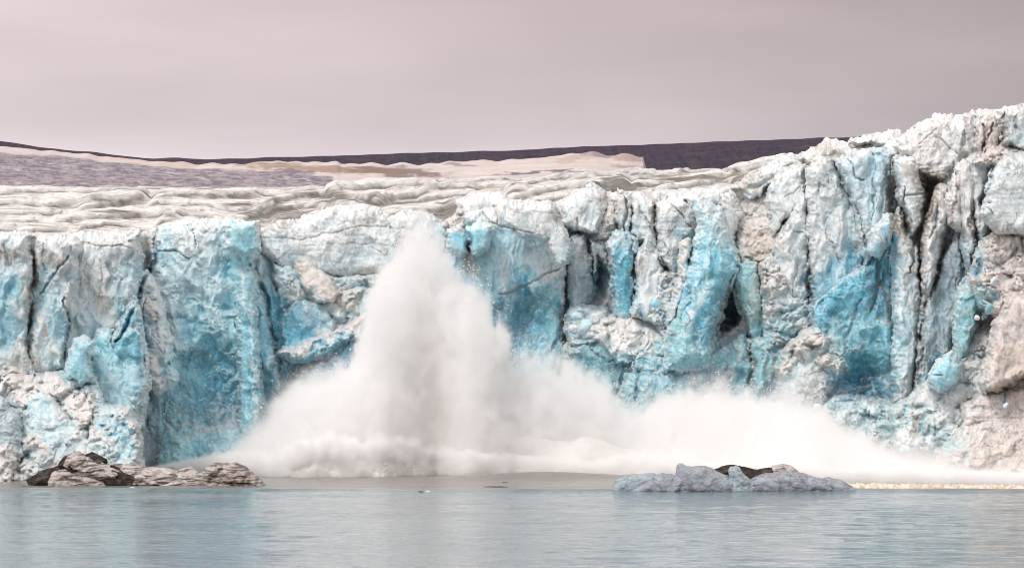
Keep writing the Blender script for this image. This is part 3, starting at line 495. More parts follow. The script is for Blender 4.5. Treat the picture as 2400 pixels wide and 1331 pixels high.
    G('ice_block_face', [(1600, 460), (1700, 448), (1700, 480), (1650, 500), (1625, 500)], 4, 4, 16, 'smooth', 'P', lean=.3)
    G('ice_spire', [(1428, 572), (1440, 552), (1462, 545), (1484, 558), (1492, 590), (1482, 640), (1488, 700), (1480, 750), (1446, 755), (1440, 680), (1434, 620)], -6, 6, 24, 'fresh', 'B', lean=.1, amp=.6)
    G('ice_spire', [(1486, 610), (1494, 582), (1508, 590), (1514, 565), (1524, 566), (1528, 590), (1545, 598), (1556, 640), (1550, 700), (1520, 720), (1490, 710)], -5, 5, 18, 'column', 'P', lean=.15, amp=.7)
    G('broken_ice', [(1545, 640), (1590, 640), (1600, 700), (1590, 760), (1540, 760), (1480, 740), (1486, 700), (1540, 690)], -7, 5, 26, 'rubble', 'P', lean=.3, amp=.9)
    G('broken_ice', [(1328, 740), (1360, 715), (1420, 730), (1440, 755), (1400, 780), (1340, 790)], -8, 4, 22, 'rubble', 'G', lean=.5, amp=.9)
    # tall spire
    G('ice_spire', [(1694, 462), (1718, 462), (1731, 490), (1726, 540), (1720, 590), (1706, 600), (1686, 520)], -6, 5, 18, 'smooth', 'P', lean=.1, amp=.5)
    G('ice_spire', [(1634, 472), (1648, 474), (1668, 482), (1674, 502), (1688, 488), (1698, 510), (1708, 560), (1730, 612), (1730, 640), (1702, 690), (1688, 745), (1668, 795), (1665, 870), (1560, 870), (1566, 780), (1598, 700), (1608, 640), (1628, 590), (1640, 545)], -15, 14, 46, 'fresh', 'C', lean=.2, amp=.8)
    G('ice_ridge', [(1600, 570), (1612, 566), (1618, 600), (1612, 650), (1596, 700), (1580, 750), (1566, 760), (1584, 690), (1598, 630)], -17, 3, 9, 'rubble', 'W', lean=.2, amp=.4)
    # ledges below
    G('snow_ledge', [(1326, 770), (1400, 745), (1470, 742), (1560, 745), (1600, 780), (1580, 830), (1510, 850), (1450, 850), (1400, 800), (1340, 810)], -12, 5, 30, 'rubble', 'W', lean=1.1)
    G('ice_block_face', [(1325, 812), (1375, 800), (1420, 775), (1452, 800), (1492, 850), (1500, 900), (1470, 1000), (1440, 1100), (1320, 1100)], -14, 8, 36, 'fresh', 'M', lean=.3)
    G('ice_block_face', [(1480, 850), (1500, 832), (1560, 840), (1610, 800), (1640, 830), (1600, 880), (1540, 900), (1490, 900)], -15, 6, 26, 'fresh', 'M', lean=.3)
    G('ice_block_face', [(1470, 880), (1540, 875), (1620, 862), (1650, 830), (1700, 805), (1748, 775), (1764, 830), (1800, 900), (1860, 960), (1860, 1100), (1440, 1100), (1450, 960)], -16, 9, 36, 'fresh', 'A', lean=.35, scoop=[(1700, 900, 90, 40, 3)])
    # right of the cave
    G('ice_pillar', [(1722, 655), (1732, 620), (1756, 608), (1775, 618), (1785, 680), (1790, 760), (1780, 820), (1762, 790), (1750, 745), (1728, 700)], -9, 6, 24, 'fresh', 'M', lean=.12, amp=.7)
    G('broken_ice', [(1775, 620), (1810, 598), (1832, 630), (1870, 680), (1900, 700), (1910, 790), (1870, 850), (1820, 900), (1790, 850), (1786, 740)], -7, 7, 34, 'rubble', 'P', lean=.2, amp=.9)
    G('snow_slope', [(1726, 500), (1745, 462), (1800, 450), (1852, 455), (1850, 540), (1822, 600), (1780, 620), (1735, 620), (1722, 570)], 1, 5, 26, 'rubble', 'R', lean=.9, amp=.7)
    G('ice_pillar', [(1756, 800), (1800, 790), (1830, 850), (1900, 930), (1900, 1100), (1800, 1100), (1768, 900)], -13, 7, 26, 'fresh', 'M', lean=.2)
    G('broken_ice', [(1820, 860), (1856, 800), (1920, 762), (1960, 800), (1990, 860), (1960, 900), (1940, 930), (1950, 1000), (1900, 1060), (1850, 960)], -16, 8, 36, 'rubble', 'R', lean=.3)
    # right wall
    G('ice_buttress', [(1800, 470), (1820, 420), (1880, 392), (1892, 440), (1880, 480), (1850, 510), (1810, 560)], 1, 5, 20, 'smooth', 'P', lean=.2)
    G('ice_buttress', [(1812, 580), (1840, 530), (1862, 500), (1880, 440), (1893, 470), (1897, 560), (1900, 690), (1880, 710), (1852, 690), (1822, 640)], -4, 7, 30, 'face', 'P', lean=.15)
    G('ice_buttress', [(1895, 400), (1915, 368), (1945, 372), (1962, 410), (1992, 460), (2014, 520), (2026, 590), (2020, 650), (1980, 770), (1920, 800), (1905, 700), (1898, 560)], -3, 8, 34, 'face', 'P', lean=.15)
    G('ice_buttress', [(1965, 385), (1990, 362), (2040, 350), (2082, 362), (2090, 420), (2092, 490), (2078, 530), (2066, 580), (2030, 620), (2014, 540), (1996, 460)], -1, 8, 30, 'column', 'L', lean=.12)
    G('ice_buttress', [(1902, 720), (1960, 660), (2030, 620), (2076, 560), (2098, 600), (2104, 700), (2100, 860), (2090, 1000), (1940, 1000), (1925, 880)], -4, 7, 38, 'fresh', 'B', lean=.1, scoop=[(2030, 900, 90, 70, 5)])
    G('ice_slab', [(2040, 590), (2050, 540), (2066, 522), (2084, 505), (2092, 540), (2080, 570), (2056, 600)], -12, 3, 12, 'smooth', 'L', lean=.1, amp=.4)
    G('ice_pillar', [(2096, 375), (2120, 362), (2148, 372), (2160, 420), (2166, 470), (2156, 520), (2136, 548), (2122, 500), (2104, 440)], -2, 7, 24, 'smooth', 'P', lean=.1, amp=.7)
    G('ice_pillar', [(2090, 540), (2110, 490), (2130, 560), (2150, 580), (2158, 700), (2150, 860), (2130, 960), (2096, 940), (2100, 700)], -4, 7, 28, 'column', 'P', lean=.1)
    G('ice_pillar', [(2166, 560), (2180, 500), (2200, 440), (2222, 440), (2226, 500), (2206, 560), (2190, 640), (2180, 700), (2166, 680)], -3, 6, 22, 'column', 'W', lean=.12)
    G('ice_pillar', [(2160, 700), (2190, 680), (2212, 600), (2240, 540), (2262, 560), (2262, 680), (2240, 760), (2230, 830), (2180, 920), (2140, 950), (2152, 820)], -1, 7, 30, 'face', 'G', lean=.12)
    G('ice_pillar', [(2222, 470), (2232, 430), (2250, 385), (2290, 372), (2300, 420), (2284, 500), (2290, 580), (2276, 640), (2262, 600), (2256, 540), (2230, 520)], -3, 7, 24, 'column', 'W', lean=.12)
    G('ice_pillar', [(2270, 375), (2300, 358), (2330, 372), (2322, 420), (2302, 480), (2322, 520), (2300, 570), (2286, 520)], -1, 6, 22, 'smooth', 'P', lean=.12)
    G('ice_slab', [(2304, 500), (2316, 440), (2340, 385), (2362, 358), (2480, 365), (2480, 540), (2400, 550), (2340, 545)], -6, 7, 28, 'smooth', 'P', lean=.15, amp=.7)
    # right: broken slope
    G('broken_ice', [(2286, 600), (2310, 560), (2350, 545), (2480, 540), (2480, 760), (2400, 720), (2340, 740), (2300, 720), (2276, 660)], -6, 7, 36, 'rubble', 'R', lean=.3)
    G('ice_pillar', [(2238, 760), (2246, 700), (2262, 655), (2290, 650), (2300, 700), (2290, 760), (2268, 830), (2244, 850)], -9, 6, 24, 'fresh', 'M', lean=.15, amp=.6)
    G('broken_ice', [(2090, 960), (2150, 925), (2220, 840), (2280, 770), (2320, 730), (2360, 800), (2330, 960), (2320, 1090), (2200, 1090), (2100, 1060)], -14, 8, 40, 'rubble', 'P', lean=.7)
    G('ice_boulder', [(2178, 890), (2196, 850), (2228, 832), (2252, 852), (2240, 890), (2200, 915)], -24, 5, 26, 'smooth', 'C', lean=.3, amp=.4)
    G('broken_ice', [(1925, 960), (1960, 930), (2030, 935), (2100, 950), (2140, 1000), (2160, 1100), (1900, 1100)], -16, 8, 34, 'rubble', 'P', lean=.7)
    G('tan_block', [(2300, 890), (2318, 840), (2330, 760), (2368, 690), (2480, 700), (2480, 880), (2400, 885), (2345, 915), (2310, 918)], -15, 8, 26, 'face', 'R', lean=.2, amp=.7)
    G('tan_block', [(2260, 950), (2300, 925), (2400, 905), (2480, 890), (2480, 990), (2260, 1000)], -13, 7, 26, 'soft', 'R', lean=.2, amp=.6)
    G('snow_slope', [(2200, 1060), (2260, 990), (2340, 950), (2480, 955), (2480, 1150), (2180, 1150)], -20, 8, 50, 'soft', 'R', lean=.7, amp=.8)
build_glacier()

# ------------------------------------------------------------------ top of the glacier, running back and up
RIDGE = [([(-110, 414), (120, 417), (240, 421), (325, 424)], 6), ([(330, 428), (420, 427), (600, 431)], 5), ([(165, 444), (290, 444), (430, 447), (600, 441)], 9), ([(-60, 436), (60, 434), (160, 437)], 7),
 ([(102, 458), (180, 455), (300, 456), (340, 454)], 15), ([(-90, 463), (60, 462), (96, 466)], 13), ([(190, 475), (240, 463), (290, 459), (345, 461)], 13), ([(353, 470), (372, 463), (400, 463), (440, 468)], 12), ([(442, 469), (500, 470), (560, 475), (600, 470)], 10),
 ([(365, 456), (410, 447), (470, 450)], 9), ([(480, 449), (540, 445), (610, 444)], 8), ([(-100, 484), (60, 483), (130, 484), (152, 492)], 10), ([(130, 503), (180, 495), (260, 490), (340, 484), (400, 485), (420, 494)], 13), ([(408, 489), (440, 482), (480, 484), (520, 500)], 11), ([(-100, 503), (60, 504), (92, 500)], 8), ([(362, 511), (388, 499), (412, 500)], 8),
 ([(-90, 520), (40, 520)], 9), ([(50, 524), (80, 520), (160, 520), (172, 525)], 9), ([(180, 526), (200, 516), (250, 511), (300, 514)], 9), ([(400, 511), (440, 503), (490, 515), (560, 520)], 7), ([(30, 540), (50, 534), (72, 539)], 6), ([(520, 508), (560, 498), (610, 488)], 9),
 ([(600, 431), (735, 433)], 5), ([(738, 428), (790, 422), (808, 420)], 6), ([(770, 437), (830, 424), (856, 416), (900, 413), (960, 416), (1020, 423)], 17), ([(600, 442), (680, 440), (742, 438)], 7), ([(600, 470), (640, 469), (690, 453), (750, 441), (800, 445), (900, 458)], 13), ([(905, 448), (940, 439), (1000, 433), (1062, 426)], 15), ([(985, 452), (1040, 441), (1110, 436)], 12), ([(1010, 425), (1060, 420), (1200, 408)], 8), ([(1050, 433), (1120, 425), (1200, 420)], 10),
 ([(625, 482), (690, 467), (750, 466), (800, 470), (845, 482)], 14), ([(780, 476), (830, 480), (870, 483), (905, 490)], 9), ([(905, 486), (960, 480), (1040, 470), (1080, 462)], 12), ([(838, 462), (880, 451), (915, 458)], 10), ([(640, 500), (700, 492), (760, 484)], 12),
 ([(1200, 412), (1268, 409)], 6), ([(1308, 406), (1340, 398), (1430, 392), (1530, 396)], 13), ([(1190, 432), (1280, 413), (1390, 410)], 10), ([(1190, 450), (1290, 426), (1350, 418), (1470, 421)], 15), ([(1440, 412), (1520, 401), (1610, 395)], 10), ([(1490, 421), (1560, 413), (1700, 400)], 10), ([(1585, 397), (1690, 385), (1716, 387)], 8), ([(1540, 440), (1620, 425), (1680, 406), (1765, 404)], 10), ([(1350, 440), (1450, 426), (1510, 432)], 10), ([(1480, 446), (1580, 435), (1650, 428)], 8), ([(1712, 390), (1740, 376), (1800, 361), (1850, 358)], 16), ([(1100, 450), (1150, 442), (1230, 440)], 10), ([(1240, 460), (1300, 448), (1350, 440)], 9)]
def build_top():
    st = 3.6; xs = np.arange(-110, 2530, st); n = 800
    tt = np.linspace(0, 1, n)[:, None]; X = np.broadcast_to(xs[None, :], (n, len(xs)))
    br = interp(xs, BRIM)[None, :] + 9
    top = interp(xs, [(-120, 424), (0, 424), (300, 430), (700, 438), (760, 436), (860, 424), (1010, 426), (1100, 418), (1320, 412), (1500, 400), (1700, 394), (1850, 362), (2000, 340), (2400, 262), (2530, 250)])[None, :]
    top = np.minimum(top, br - 6)
    Y = interp(xs, [(-120, 492), (200, 500), (345, 535), (660, 541), (900, 543), (1300, 540), (1500, 536), (1900, 517), (2100, 502), (2530, 468)])[None, :] + (tt ** 1.2) * 320
    rise = interp(xs, [(-120, 1), (1750, 1), (2000, .25), (2530, .2)])[None, :]
    py = br + (top - br) * (tt ** .8) + 10 * rise
    x = (X - 1200) / F * Y; z = CH + (HZ - py) / F * Y
    wX = x + fbm(x / 60, Y / 60, 31, 3) * 26; wY = Y + fbm(x / 46, Y / 50, 37, 3) * 40 + x * .18
    def saw(p, seed):
        k = np.floor(p); u = p - k; a = .4 + .6 * _h(k, k * 0, seed)
        return a * sst(0, .08, u) * (1 - sst(.30, 1.0, u))
    def crease(p):
        u = p - np.floor(p); return np.maximum(sst(.88, .98, u), sst(.04, .0, u))
    s1 = saw(wY / 30, 41) * (.25 + 1.1 * sst(-.35, .35, noise(wX / 34, wY / 40, 43)))
    s2 = saw(wY / 12.5 + .5 * noise(wX / 24, wY / 30, 47), 48) * (.3 + sst(-.3, .3, noise(wX / 18, wY / 20, 44)))
    z = z + sst(0, .05, tt) * rise * (s1 * .2 + s2 * .3 + facets(wX / 9, wY / 12, 51, .8, 1.0) * .08) + fbm(x / 4, Y / 5, 53, 3) * .07 - .2
    # the long rounded ridges between the crevasses, each where it lies
    foot = np.zeros(X.shape); face = np.zeros(X.shape); wpy = py + fbm(X / 80, py / 14, 73, 3) * 4
    for pts, h in RIDGE:
        P = np.array(pts, float); x0, x1 = P[0, 0], P[-1, 0]; yc = np.interp(X, P[:, 0], P[:, 1]); f = yc + 1.2 * h
        w = np.clip(np.minimum(X - x0 + 8, x1 + 8 - X) / 22, 0, 1) ** .6; sN = (f + 10 - wpy) / h
        pr = sst(0, .16, sN) ** .7 * (.86 + .14 * sst(.16, .4, sN)) * (1 - sst(.8, 2.6, sN)) * w
        z = z + pr * h * Y / F * (.95 + .12 * noise(X / 30, Y / 60, int(x0) + 5))
        face = np.maximum(face, sst(-.03, .05, sN) * (1 - sst(.16, .30, sN)) * w); foot = np.maximum(foot, sst(-.5, -.02, sN) * (1 - sst(.02, .08, sN)) * w)
    tl = interp(xs, [(-120, 410), (0, 415), (325, 424), (330, 427), (600, 430), (740, 433), (800, 420), (855, 413), (900, 412), (960, 415), (1020, 421), (1100, 411), (1200, 408), (1310, 405), (1340, 397), (1430, 391), (1520, 395), (1600, 394), (1690, 384), (1715, 387), (1740, 375), (1800, 360), (1850, 358), (1900, 344), (1950, 328), (2000, 334), (2080, 316), (2530, 230)])[None, :] + noise(X / 12, X * 0, 79) * 1.5
    z = np.minimum(z, CH + (HZ - tl) / F * Y)
    gy = np.gradient(z, axis=0) / (np.gradient(Y, axis=0) + 1e-6)
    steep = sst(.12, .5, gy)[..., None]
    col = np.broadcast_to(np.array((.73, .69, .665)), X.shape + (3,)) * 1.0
    col = col * (1 - steep * .8) + np.array((.54, .56, .56)) * steep * .8  # steep fronts toned darker than the tops: shade put into the colour
    fc = (face * .8)[..., None]; col = col * (1 - fc) + np.array((.47, .485, .485)) * fc  # ridge faces greyed likewise, painted shade
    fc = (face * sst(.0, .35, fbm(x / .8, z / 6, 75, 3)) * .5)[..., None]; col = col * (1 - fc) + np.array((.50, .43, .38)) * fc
    fc = (np.clip(foot * sst(-.45, .1, fbm(x / 6, Y / 20, 77, 4)), 0, 1) * .95)[..., None]; col = col * (1 - fc) + C['E'] * .28 * fc  # ridge feet: brown dirt and painted base shadow in one tint
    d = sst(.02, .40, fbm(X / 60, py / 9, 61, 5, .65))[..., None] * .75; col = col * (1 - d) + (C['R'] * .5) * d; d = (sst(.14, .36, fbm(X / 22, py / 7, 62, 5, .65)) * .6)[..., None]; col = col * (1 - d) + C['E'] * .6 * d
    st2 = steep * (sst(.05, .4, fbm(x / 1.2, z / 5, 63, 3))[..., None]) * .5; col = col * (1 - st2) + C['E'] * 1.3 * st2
    low = np.maximum(crease(wY / 30) , .7 * crease(wY / 12.5 + .5 * noise(wX / 24, wY / 30, 47)))[..., None] * sst(-.25, .25, fbm(x / 10, Y / 16, 67, 4))[..., None] * .75; col = col * (1 - low) + (C['E'] * 1.25) * low  # creases: brown dirt with some base shadow painted in
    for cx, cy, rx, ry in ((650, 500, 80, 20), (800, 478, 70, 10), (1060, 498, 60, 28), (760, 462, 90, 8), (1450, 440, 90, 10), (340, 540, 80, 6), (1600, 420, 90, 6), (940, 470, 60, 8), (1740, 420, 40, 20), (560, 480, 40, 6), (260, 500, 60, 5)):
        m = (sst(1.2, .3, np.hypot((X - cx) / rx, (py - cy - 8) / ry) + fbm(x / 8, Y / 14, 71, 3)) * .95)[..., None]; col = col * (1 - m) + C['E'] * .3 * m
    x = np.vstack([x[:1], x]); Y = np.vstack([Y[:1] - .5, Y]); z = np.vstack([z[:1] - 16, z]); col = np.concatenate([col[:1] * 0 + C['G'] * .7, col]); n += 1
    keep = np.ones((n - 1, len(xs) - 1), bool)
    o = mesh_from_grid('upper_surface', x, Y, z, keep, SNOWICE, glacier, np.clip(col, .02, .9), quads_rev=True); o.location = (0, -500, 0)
build_top()

# ------------------------------------------------------------------ hills and snowfields far behind
def far_sheet(name, crest, Y0, Y1, rows, bottom, mat, colf, zf=None, st=6, xr=(-600, 5400)):
    xs = np.arange(xr[0], xr[1], st); t = np.linspace(0, 1, rows)[:, None]; X = np.broadcast_to(xs[None, :], (rows, len(xs)))
    cr = interp(xs, crest)[None, :]
    Y = Y1 + (Y0 - Y1) * t + X * 0; py = cr + (bottom - cr) * t
    x, y, z = P2W(X, py, Y)
    if zf is not None: z = z + zf(x, Y, X, py, t)
    # a back slope so the sheet is a solid ridge
    o = mesh_from_grid(name, x, y, z, np.ones((rows - 1, len(xs) - 1), bool), mat, None, np.clip(colf(X, py, t), .01, .9))
    return tag(o, kind='structure')
def hill_col(X, py, t):
    c = np.array((.034, .024, .048)); m = sst(-.3, .5, fbm(X / 9, py / 30, 81, 4))[..., None]
    col = c * (1 - m) + np.array((.050, .035, .055)) * m
    c2 = 0; e = sst(.1, .5, fbm(X / 120, py / 10, 85, 4))[..., None] * .5; return col * (1 - e) + np.array((.09, .06, .055)) * e
far_sheet('hills', [(-600, 290), (-100, 325), (0, 331), (70, 341), (150, 352), (220, 357), (300, 367), (360, 372), (420, 370), (480, 374), (600, 370), (800, 365), (1000, 358), (1200, 353), (1300, 347), (1400, 343), (1600, 336), (1800, 328), (2070, 319), (3000, 300)],
          3400, 4400, 60, 450, HILL, hill_col, lambda x, Y, X, py, t: (fbm(x / 60, Y / 60, 91, 4) * 4 + fbm(x / 14, t * 3 + x * 0, 93, 3) * 5 * np.sin(np.clip(t, 0, 1) * np.pi)) * np.ones(X.shape) * sst(0, .1, t) + noise(X / 61, X * 0, 95) * 1.2, st=3)
def snow_col(X, py, t):
    col = np.broadcast_to(np.array((.60, .53, .505)), X.shape + (3,)).copy()
    wx = X + fbm(X / 60, py / 12, 97, 3) * 40; wy = py + fbm(X / 50, py / 10, 99, 3) * 7
    def put(cx, cy, rx, ry, an, c, op):
        nonlocal col
        a = math.radians(an); dx = wx - cx; dy = wy - cy
        u = (dx * math.cos(a) + dy * math.sin(a)) / rx; v = (-dx * math.sin(a) + dy * math.cos(a)) / ry
        m = (sst(1.2, .6, np.sqrt(u * u + v * v) + .5 * fbm(X / 30, py / 3.5, 119, 4)) * op)[..., None]; col = col * (1 - m) + np.array(c) * m
    slate = sdf([(-700, 300), (0, 357), (140, 366), (260, 380), (400, 392), (560, 398), (700, 402), (780, 418), (790, 440), (-700, 460)], wx * .15 + X * .85, py + (wy - py) * .4)
    m = (sst(-2, 4, slate) * (.62 + .38 * sst(-.15, .2, fbm(X / 40 + py / 4, py / 3.0 - X / 60, 103, 4, .7))))[..., None]; col = col * (1 - m) + np.array((.175, .15, .19)) * m
    m = (sst(-2, 4, slate) * sst(.1, .45, fbm(X / 90, py / 5 - X / 45, 105, 4, .7)) * .7)[..., None]; col = col * (1 - m) + np.array((.55, .52, .54)) * m
    put(300, 374, 80, 6, 5, (.62, .48, .40), .5); put(760, 396, 220, 10, 3, (.34, .235, .18), .9); put(930, 404, 120, 13, 3, (.22, .155, .135), .9); put(680, 403, 60, 4, 1, (.17, .13, .16), .8); put(1000, 412, 50, 6, 3, (.22, .16, .17), .7)
    put(1090, 389, 50, 3, 3, (.25, .18, .18), .7); put(420, 385, 60, 5, 2, (.55, .42, .36), .6); put(1180, 395, 100, 12, -3, (.64, .555, .52), .9); put(1340, 372, 60, 9, -6, (.50, .38, .33), .8); put(1400, 362, 60, 6, 3, (.26, .20, .22), .8); put(1480, 372, 50, 14, 5, (.36, .27, .25), .85); put(1440, 385, 90, 4, 0, (.6, .5, .47), .7)
    put(1240, 405, 120, 3, -3, (.08, .07, .11), .8); put(1330, 388, 60, 5, -5, (.6, .48, .43), .6); put(1470, 390, 50, 3, 0, (.30, .22, .24), .7)
    return col
far_sheet('snowfield', [(-600, 300), (-100, 335), (0, 343), (100, 352), (200, 362), (350, 377), (440, 382), (500, 385), (560, 384), (620, 379), (790, 379), (800, 384), (1000, 384), (1100, 377), (1200, 375), (1280, 369), (1340, 359), (1400, 358), (1440, 364), (1480, 362), (1508, 366), (1512, 384), (1516, 400), (1560, 440), (3000, 470)],
          1250, 2600, 90, 446, SNOWF, snow_col, lambda x, Y, X, py, t: fbm(x / 70, Y / 90, 107, 4) * 3 * sst(0, .1, t) + noise(X / 37, X * 0, 109) * 2 * sst(.3, 0, t), st=2.5, xr=(-600, 1570))

# ------------------------------------------------------------------ water
def build_water():
    t = NT('sea_water')
    tc = t.n('ShaderNodeTexCoord'); sp = t.n('ShaderNodeSeparateXYZ'); t.L.new(tc.outputs['Object'], sp.inputs[0])
    mud = t.mr(sp.outputs[1], 400, 412, 0, 1)
    c = t.mix(mud, (.16, .22, .25, 1), (.20, .185, .17, 1)); t.L.new(c, t.p.inputs['Base Color'])
    t.p.inputs['IOR'].default_value = 1.333; t.L.new(t.mr(mud, 0, 1, .05, .22), t.p.inputs['Roughness']); t.L.new(t.mr(mud, 0, 1, .5, .22), t.p.inputs['Specular IOR Level'])
    a = t.noise(.9, 4, .6, (.5, 1, 1)); b = t.noise(3.6, 3, .6, (.6, 1, 1)); patch = t.noise(.03, 3, .5, (.5, 1.6, 1))
    near = t.math('MULTIPLY', t.mr(patch, .35, .65, .4, 1.8), t.mr(mud, 0, 1, 1, .45))
    h = t.math('MULTIPLY', t.math('ADD', t.math('MULTIPLY', a, .20), t.math('MULTIPLY', b, .035)), near)
    t.L.new(t.bump(h, 1.0, 1.0), t.p.inputs['Normal'])
    # near part: real waves; far part: flat sheet out to the hills
    xs = np.arange(-150, 150, .8); ys = np.concatenate([np.arange(150, 560, .55)])
    X, Y = np.meshgrid(xs, ys)
    z = fbm(X / 11 + 3, Y / 6, 201, 3) * .09 + fbm(X / 3.2, Y / 1.9, 205, 2) * .035
    calm = 1 - .6 * sst(404, 412, Y); z = z * calm
    # the low swell that runs out from the fall
    z = z * 1.5 + .42 * np.exp(-((Y - 407 + X * .02) / 3.2) ** 2) + 1.2 * np.exp(-((Y - 468 - X * .05) / 6) ** 2) * np.exp(-((X - 6) / 16) ** 2)
    o = mesh_from_grid('water', X, Y, z, np.ones((len(ys) - 1, len(xs) - 1), bool), t.m, None, None, quads_rev=True)
    tag(o, kind='structure')
    V = np.array([(-4000, -200, -.35), (4000, -200, -.35), (4000, 5000, -.35), (-4000, 5000, -.35)], float)
    o = raw_mesh('sea', V, np.array([[0, 1, 2, 3]]), t.m); tag(o, kind='structure')
build_water()

# ------------------------------------------------------------------ icebergs
def berg_col(kind):
    def f(X, Y, d, gy, seed):
        n = fbm(X / 22, Y / 10, seed + 3, 4, .55); n2 = fbm(X / 3, Y / 3, seed + 5, 3)
        pal = dict(dark=((.03, .024, .021), (.10, .08, .07)), white=((.56, .51, .48), (.30, .25, .22)), grey=((.30, .325, .365), (.13, .15, .18)), mixed=((.46, .41, .36), (.10, .075, .06)), ice=((.36, .45, .49), (.20, .28, .32)))[kind]
        m = sst(-.1, .35, n)[..., None]; col = np.array(pal[0]) * (1 - m) + np.array(pal[1]) * m
        if kind in ('white', 'mixed'):
            v = (sst(.05, .0, np.abs(fbm(X / 26, Y / 12, seed + 9, 3))) * .8)[..., None]; col = col * (1 - v) + np.array((.10, .075, .065)) * v
            v = (sst(.02 if kind == 'mixed' else .08, .14 if kind == 'mixed' else .20, fbm(X / 46 + Y / 14, Y / 7, seed + 15, 3)) * .93)[..., None]; col = col * (1 - v) + np.array((.06, .045, .04)) * v
        if kind in ('grey', 'ice'):
            v = sst(.10, .02, np.abs(noise(X / 40 + Y / 60, Y / 30, seed + 9)))[..., None] * .5; col = col * (1 - v) + np.array((.16, .15, .17)) * v
            pit = sst(.05, -.45, cells(X / 8, Y / 5, seed + 13, .3, 1.6))[..., None] * .5; col = col * (1 - pit) + np.array((.22, .23, .28)) * pit; wl = sst(1144, 1155, Y)[..., None] * .75; col = col * (1 - wl) + np.array((.07, .08, .10)) * wl
            e = sst(0, .4, noise(X / 30, Y / 16, seed + 11))[..., None] * .5; col = col * (1 - e) + np.array((.36, .46, .51)) * e
        s = sst(.2, 1.2, gy)[..., None] * (.2 if kind != 'dark' else .0) * sst(-.3, .1, n2)[..., None]; col = col * (1 - s) + np.array((.80, .78, .79)) * s
        return np.clip(col, .02, .9)
    return f
def berg(root, name, poly, Yb, T, w, kind, off=0.0, style='soft', amp=.28, label=None):
    u = Yb / F
    front = body(name, poly, Yb + off, T, w, style, 'W', None, lean=.5, st=1.1, amp=amp, mat=BERG, rough=.28, back=.8, colf=berg_col(kind), unit=u, snow=0)
    # close it at the back: the same outline bulging away from the camera
    me = front.data; n = len(me.vertices); V = np.empty(n * 3, np.float32); me.vertices.foreach_get('co', V); V = V.reshape(-1, 3)
    q = np.empty(len(me.polygons) * 4, np.int32); me.loops.foreach_get('vertex_index', q); q = q.reshape(-1, 4)
    c = np.empty(n * 4, np.float32); me.color_attributes['tint'].data.foreach_get('color', c); c = c.reshape(-1, 4)
    plane = Yb + off + .8
    pyv = HZ - (V[:, 2] - CH) * F / V[:, 1]; plane = plane + .5 * (np.array(poly)[:, 1].mean() - pyv) * u
    B = V.copy(); B[:, 1] = np.maximum(plane + (plane - V[:, 1]) * 1.1, V[:, 1] + .01)
    bpy.data.objects.remove(front)
    VV = np.concatenate([V, B]); QQ = np.concatenate([q, (q + n)[:, ::-1]])
    VV[:, 1] -= root.location.y; VV[:, 0] -= root.location.x
    o = raw_mesh(name, VV, QQ, BERG, root, np.concatenate([c, c])[:, :3])
    if label: o['label'] = label
    return o
b1 = empty('iceberg', ((340 - 1200) / F * 433, 433, 0)); tag(b1, 'long low iceberg with black dirt bands floating before the left cliff', 'iceberg')
Yb = 433
berg(b1, 'dirty_slab', [(72, 1128), (100, 1112), (145, 1096), (178, 1106), (250, 1122), (300, 1124), (370, 1128), (400, 1139), (240, 1143), (80, 1138)], Yb, 2.2, 22, 'dark', .8, label='black dirt covered slab at the low end')
berg(b1, 'pale_lobe', [(122, 1134), (128, 1114), (155, 1108), (180, 1118), (212, 1118), (254, 1136), (240, 1143), (130, 1140)], Yb, 1.5, 12, 'white', -1.2)
berg(b1, 'dirty_lump', [(146, 1090), (155, 1078), (180, 1067), (196, 1076), (215, 1069), (242, 1082), (238, 1096), (200, 1112), (165, 1108)], Yb, 1.8, 14, 'dark', 1, 'rubble', .3)
berg(b1, 'white_cap', [(158, 1088), (166, 1074), (182, 1066), (194, 1074), (196, 1084), (180, 1092)], Yb, 1.2, 8, 'white', -.3)
berg(b1, 'dirty_hollow', [(236, 1118), (262, 1100), (300, 1112), (330, 1122), (330, 1143), (250, 1143)], Yb, 1.4, 10, 'dark', -.9)
berg(b1, 'crumbly_lump', [(174, 1098), (188, 1084), (205, 1080), (232, 1090), (256, 1104), (277, 1112), (270, 1122), (235, 1120), (200, 1112)], Yb, 1.7, 12, 'white', -.8, 'rubble', .35)
berg(b1, 'middle_ridge', [(262, 1108), (266, 1094), (310, 1097), (345, 1103), (400, 1104), (424, 1118), (400, 1142), (310, 1142), (285, 1130)], Yb, 2, 16, 'white', .4)
berg(b1, 'pale_lobe', [(300, 1120), (330, 1112), (352, 1122), (372, 1134), (350, 1142), (302, 1142)], Yb, 1.3, 10, 'white', -1.1)
berg(b1, 'peaked_block', [(372, 1136), (410, 1124), (428, 1106), (444, 1102), (462, 1114), (480, 1122), (494, 1144), (380, 1143)], Yb, 1.8, 14, 'white', -.3)
berg(b1, 'crumbly_block', [(472, 1126), (484, 1104), (502, 1094), (530, 1094), (552, 1092), (574, 1102), (592, 1120), (612, 1138), (606, 1145), (478, 1145)], Yb, 2.2, 16, 'mixed', .2, 'rubble', .45)
b2 = empty('iceberg', ((1720 - 1200) / F * 404, 404, 0)); tag(b2, 'long pitted blue grey iceberg with black crest in front of the spray cloud', 'iceberg')
Yb = 404
berg(b2, 'dark_crest', [(1668, 1112), (1695, 1101), (1722, 1098), (1745, 1103), (1775, 1109), (1800, 1106), (1832, 1104), (1850, 1120), (1820, 1140), (1700, 1140)], Yb, 1.2, 10, 'dark', 2.2, 'rubble', .2, label='black crest of dirt behind the pale ice')
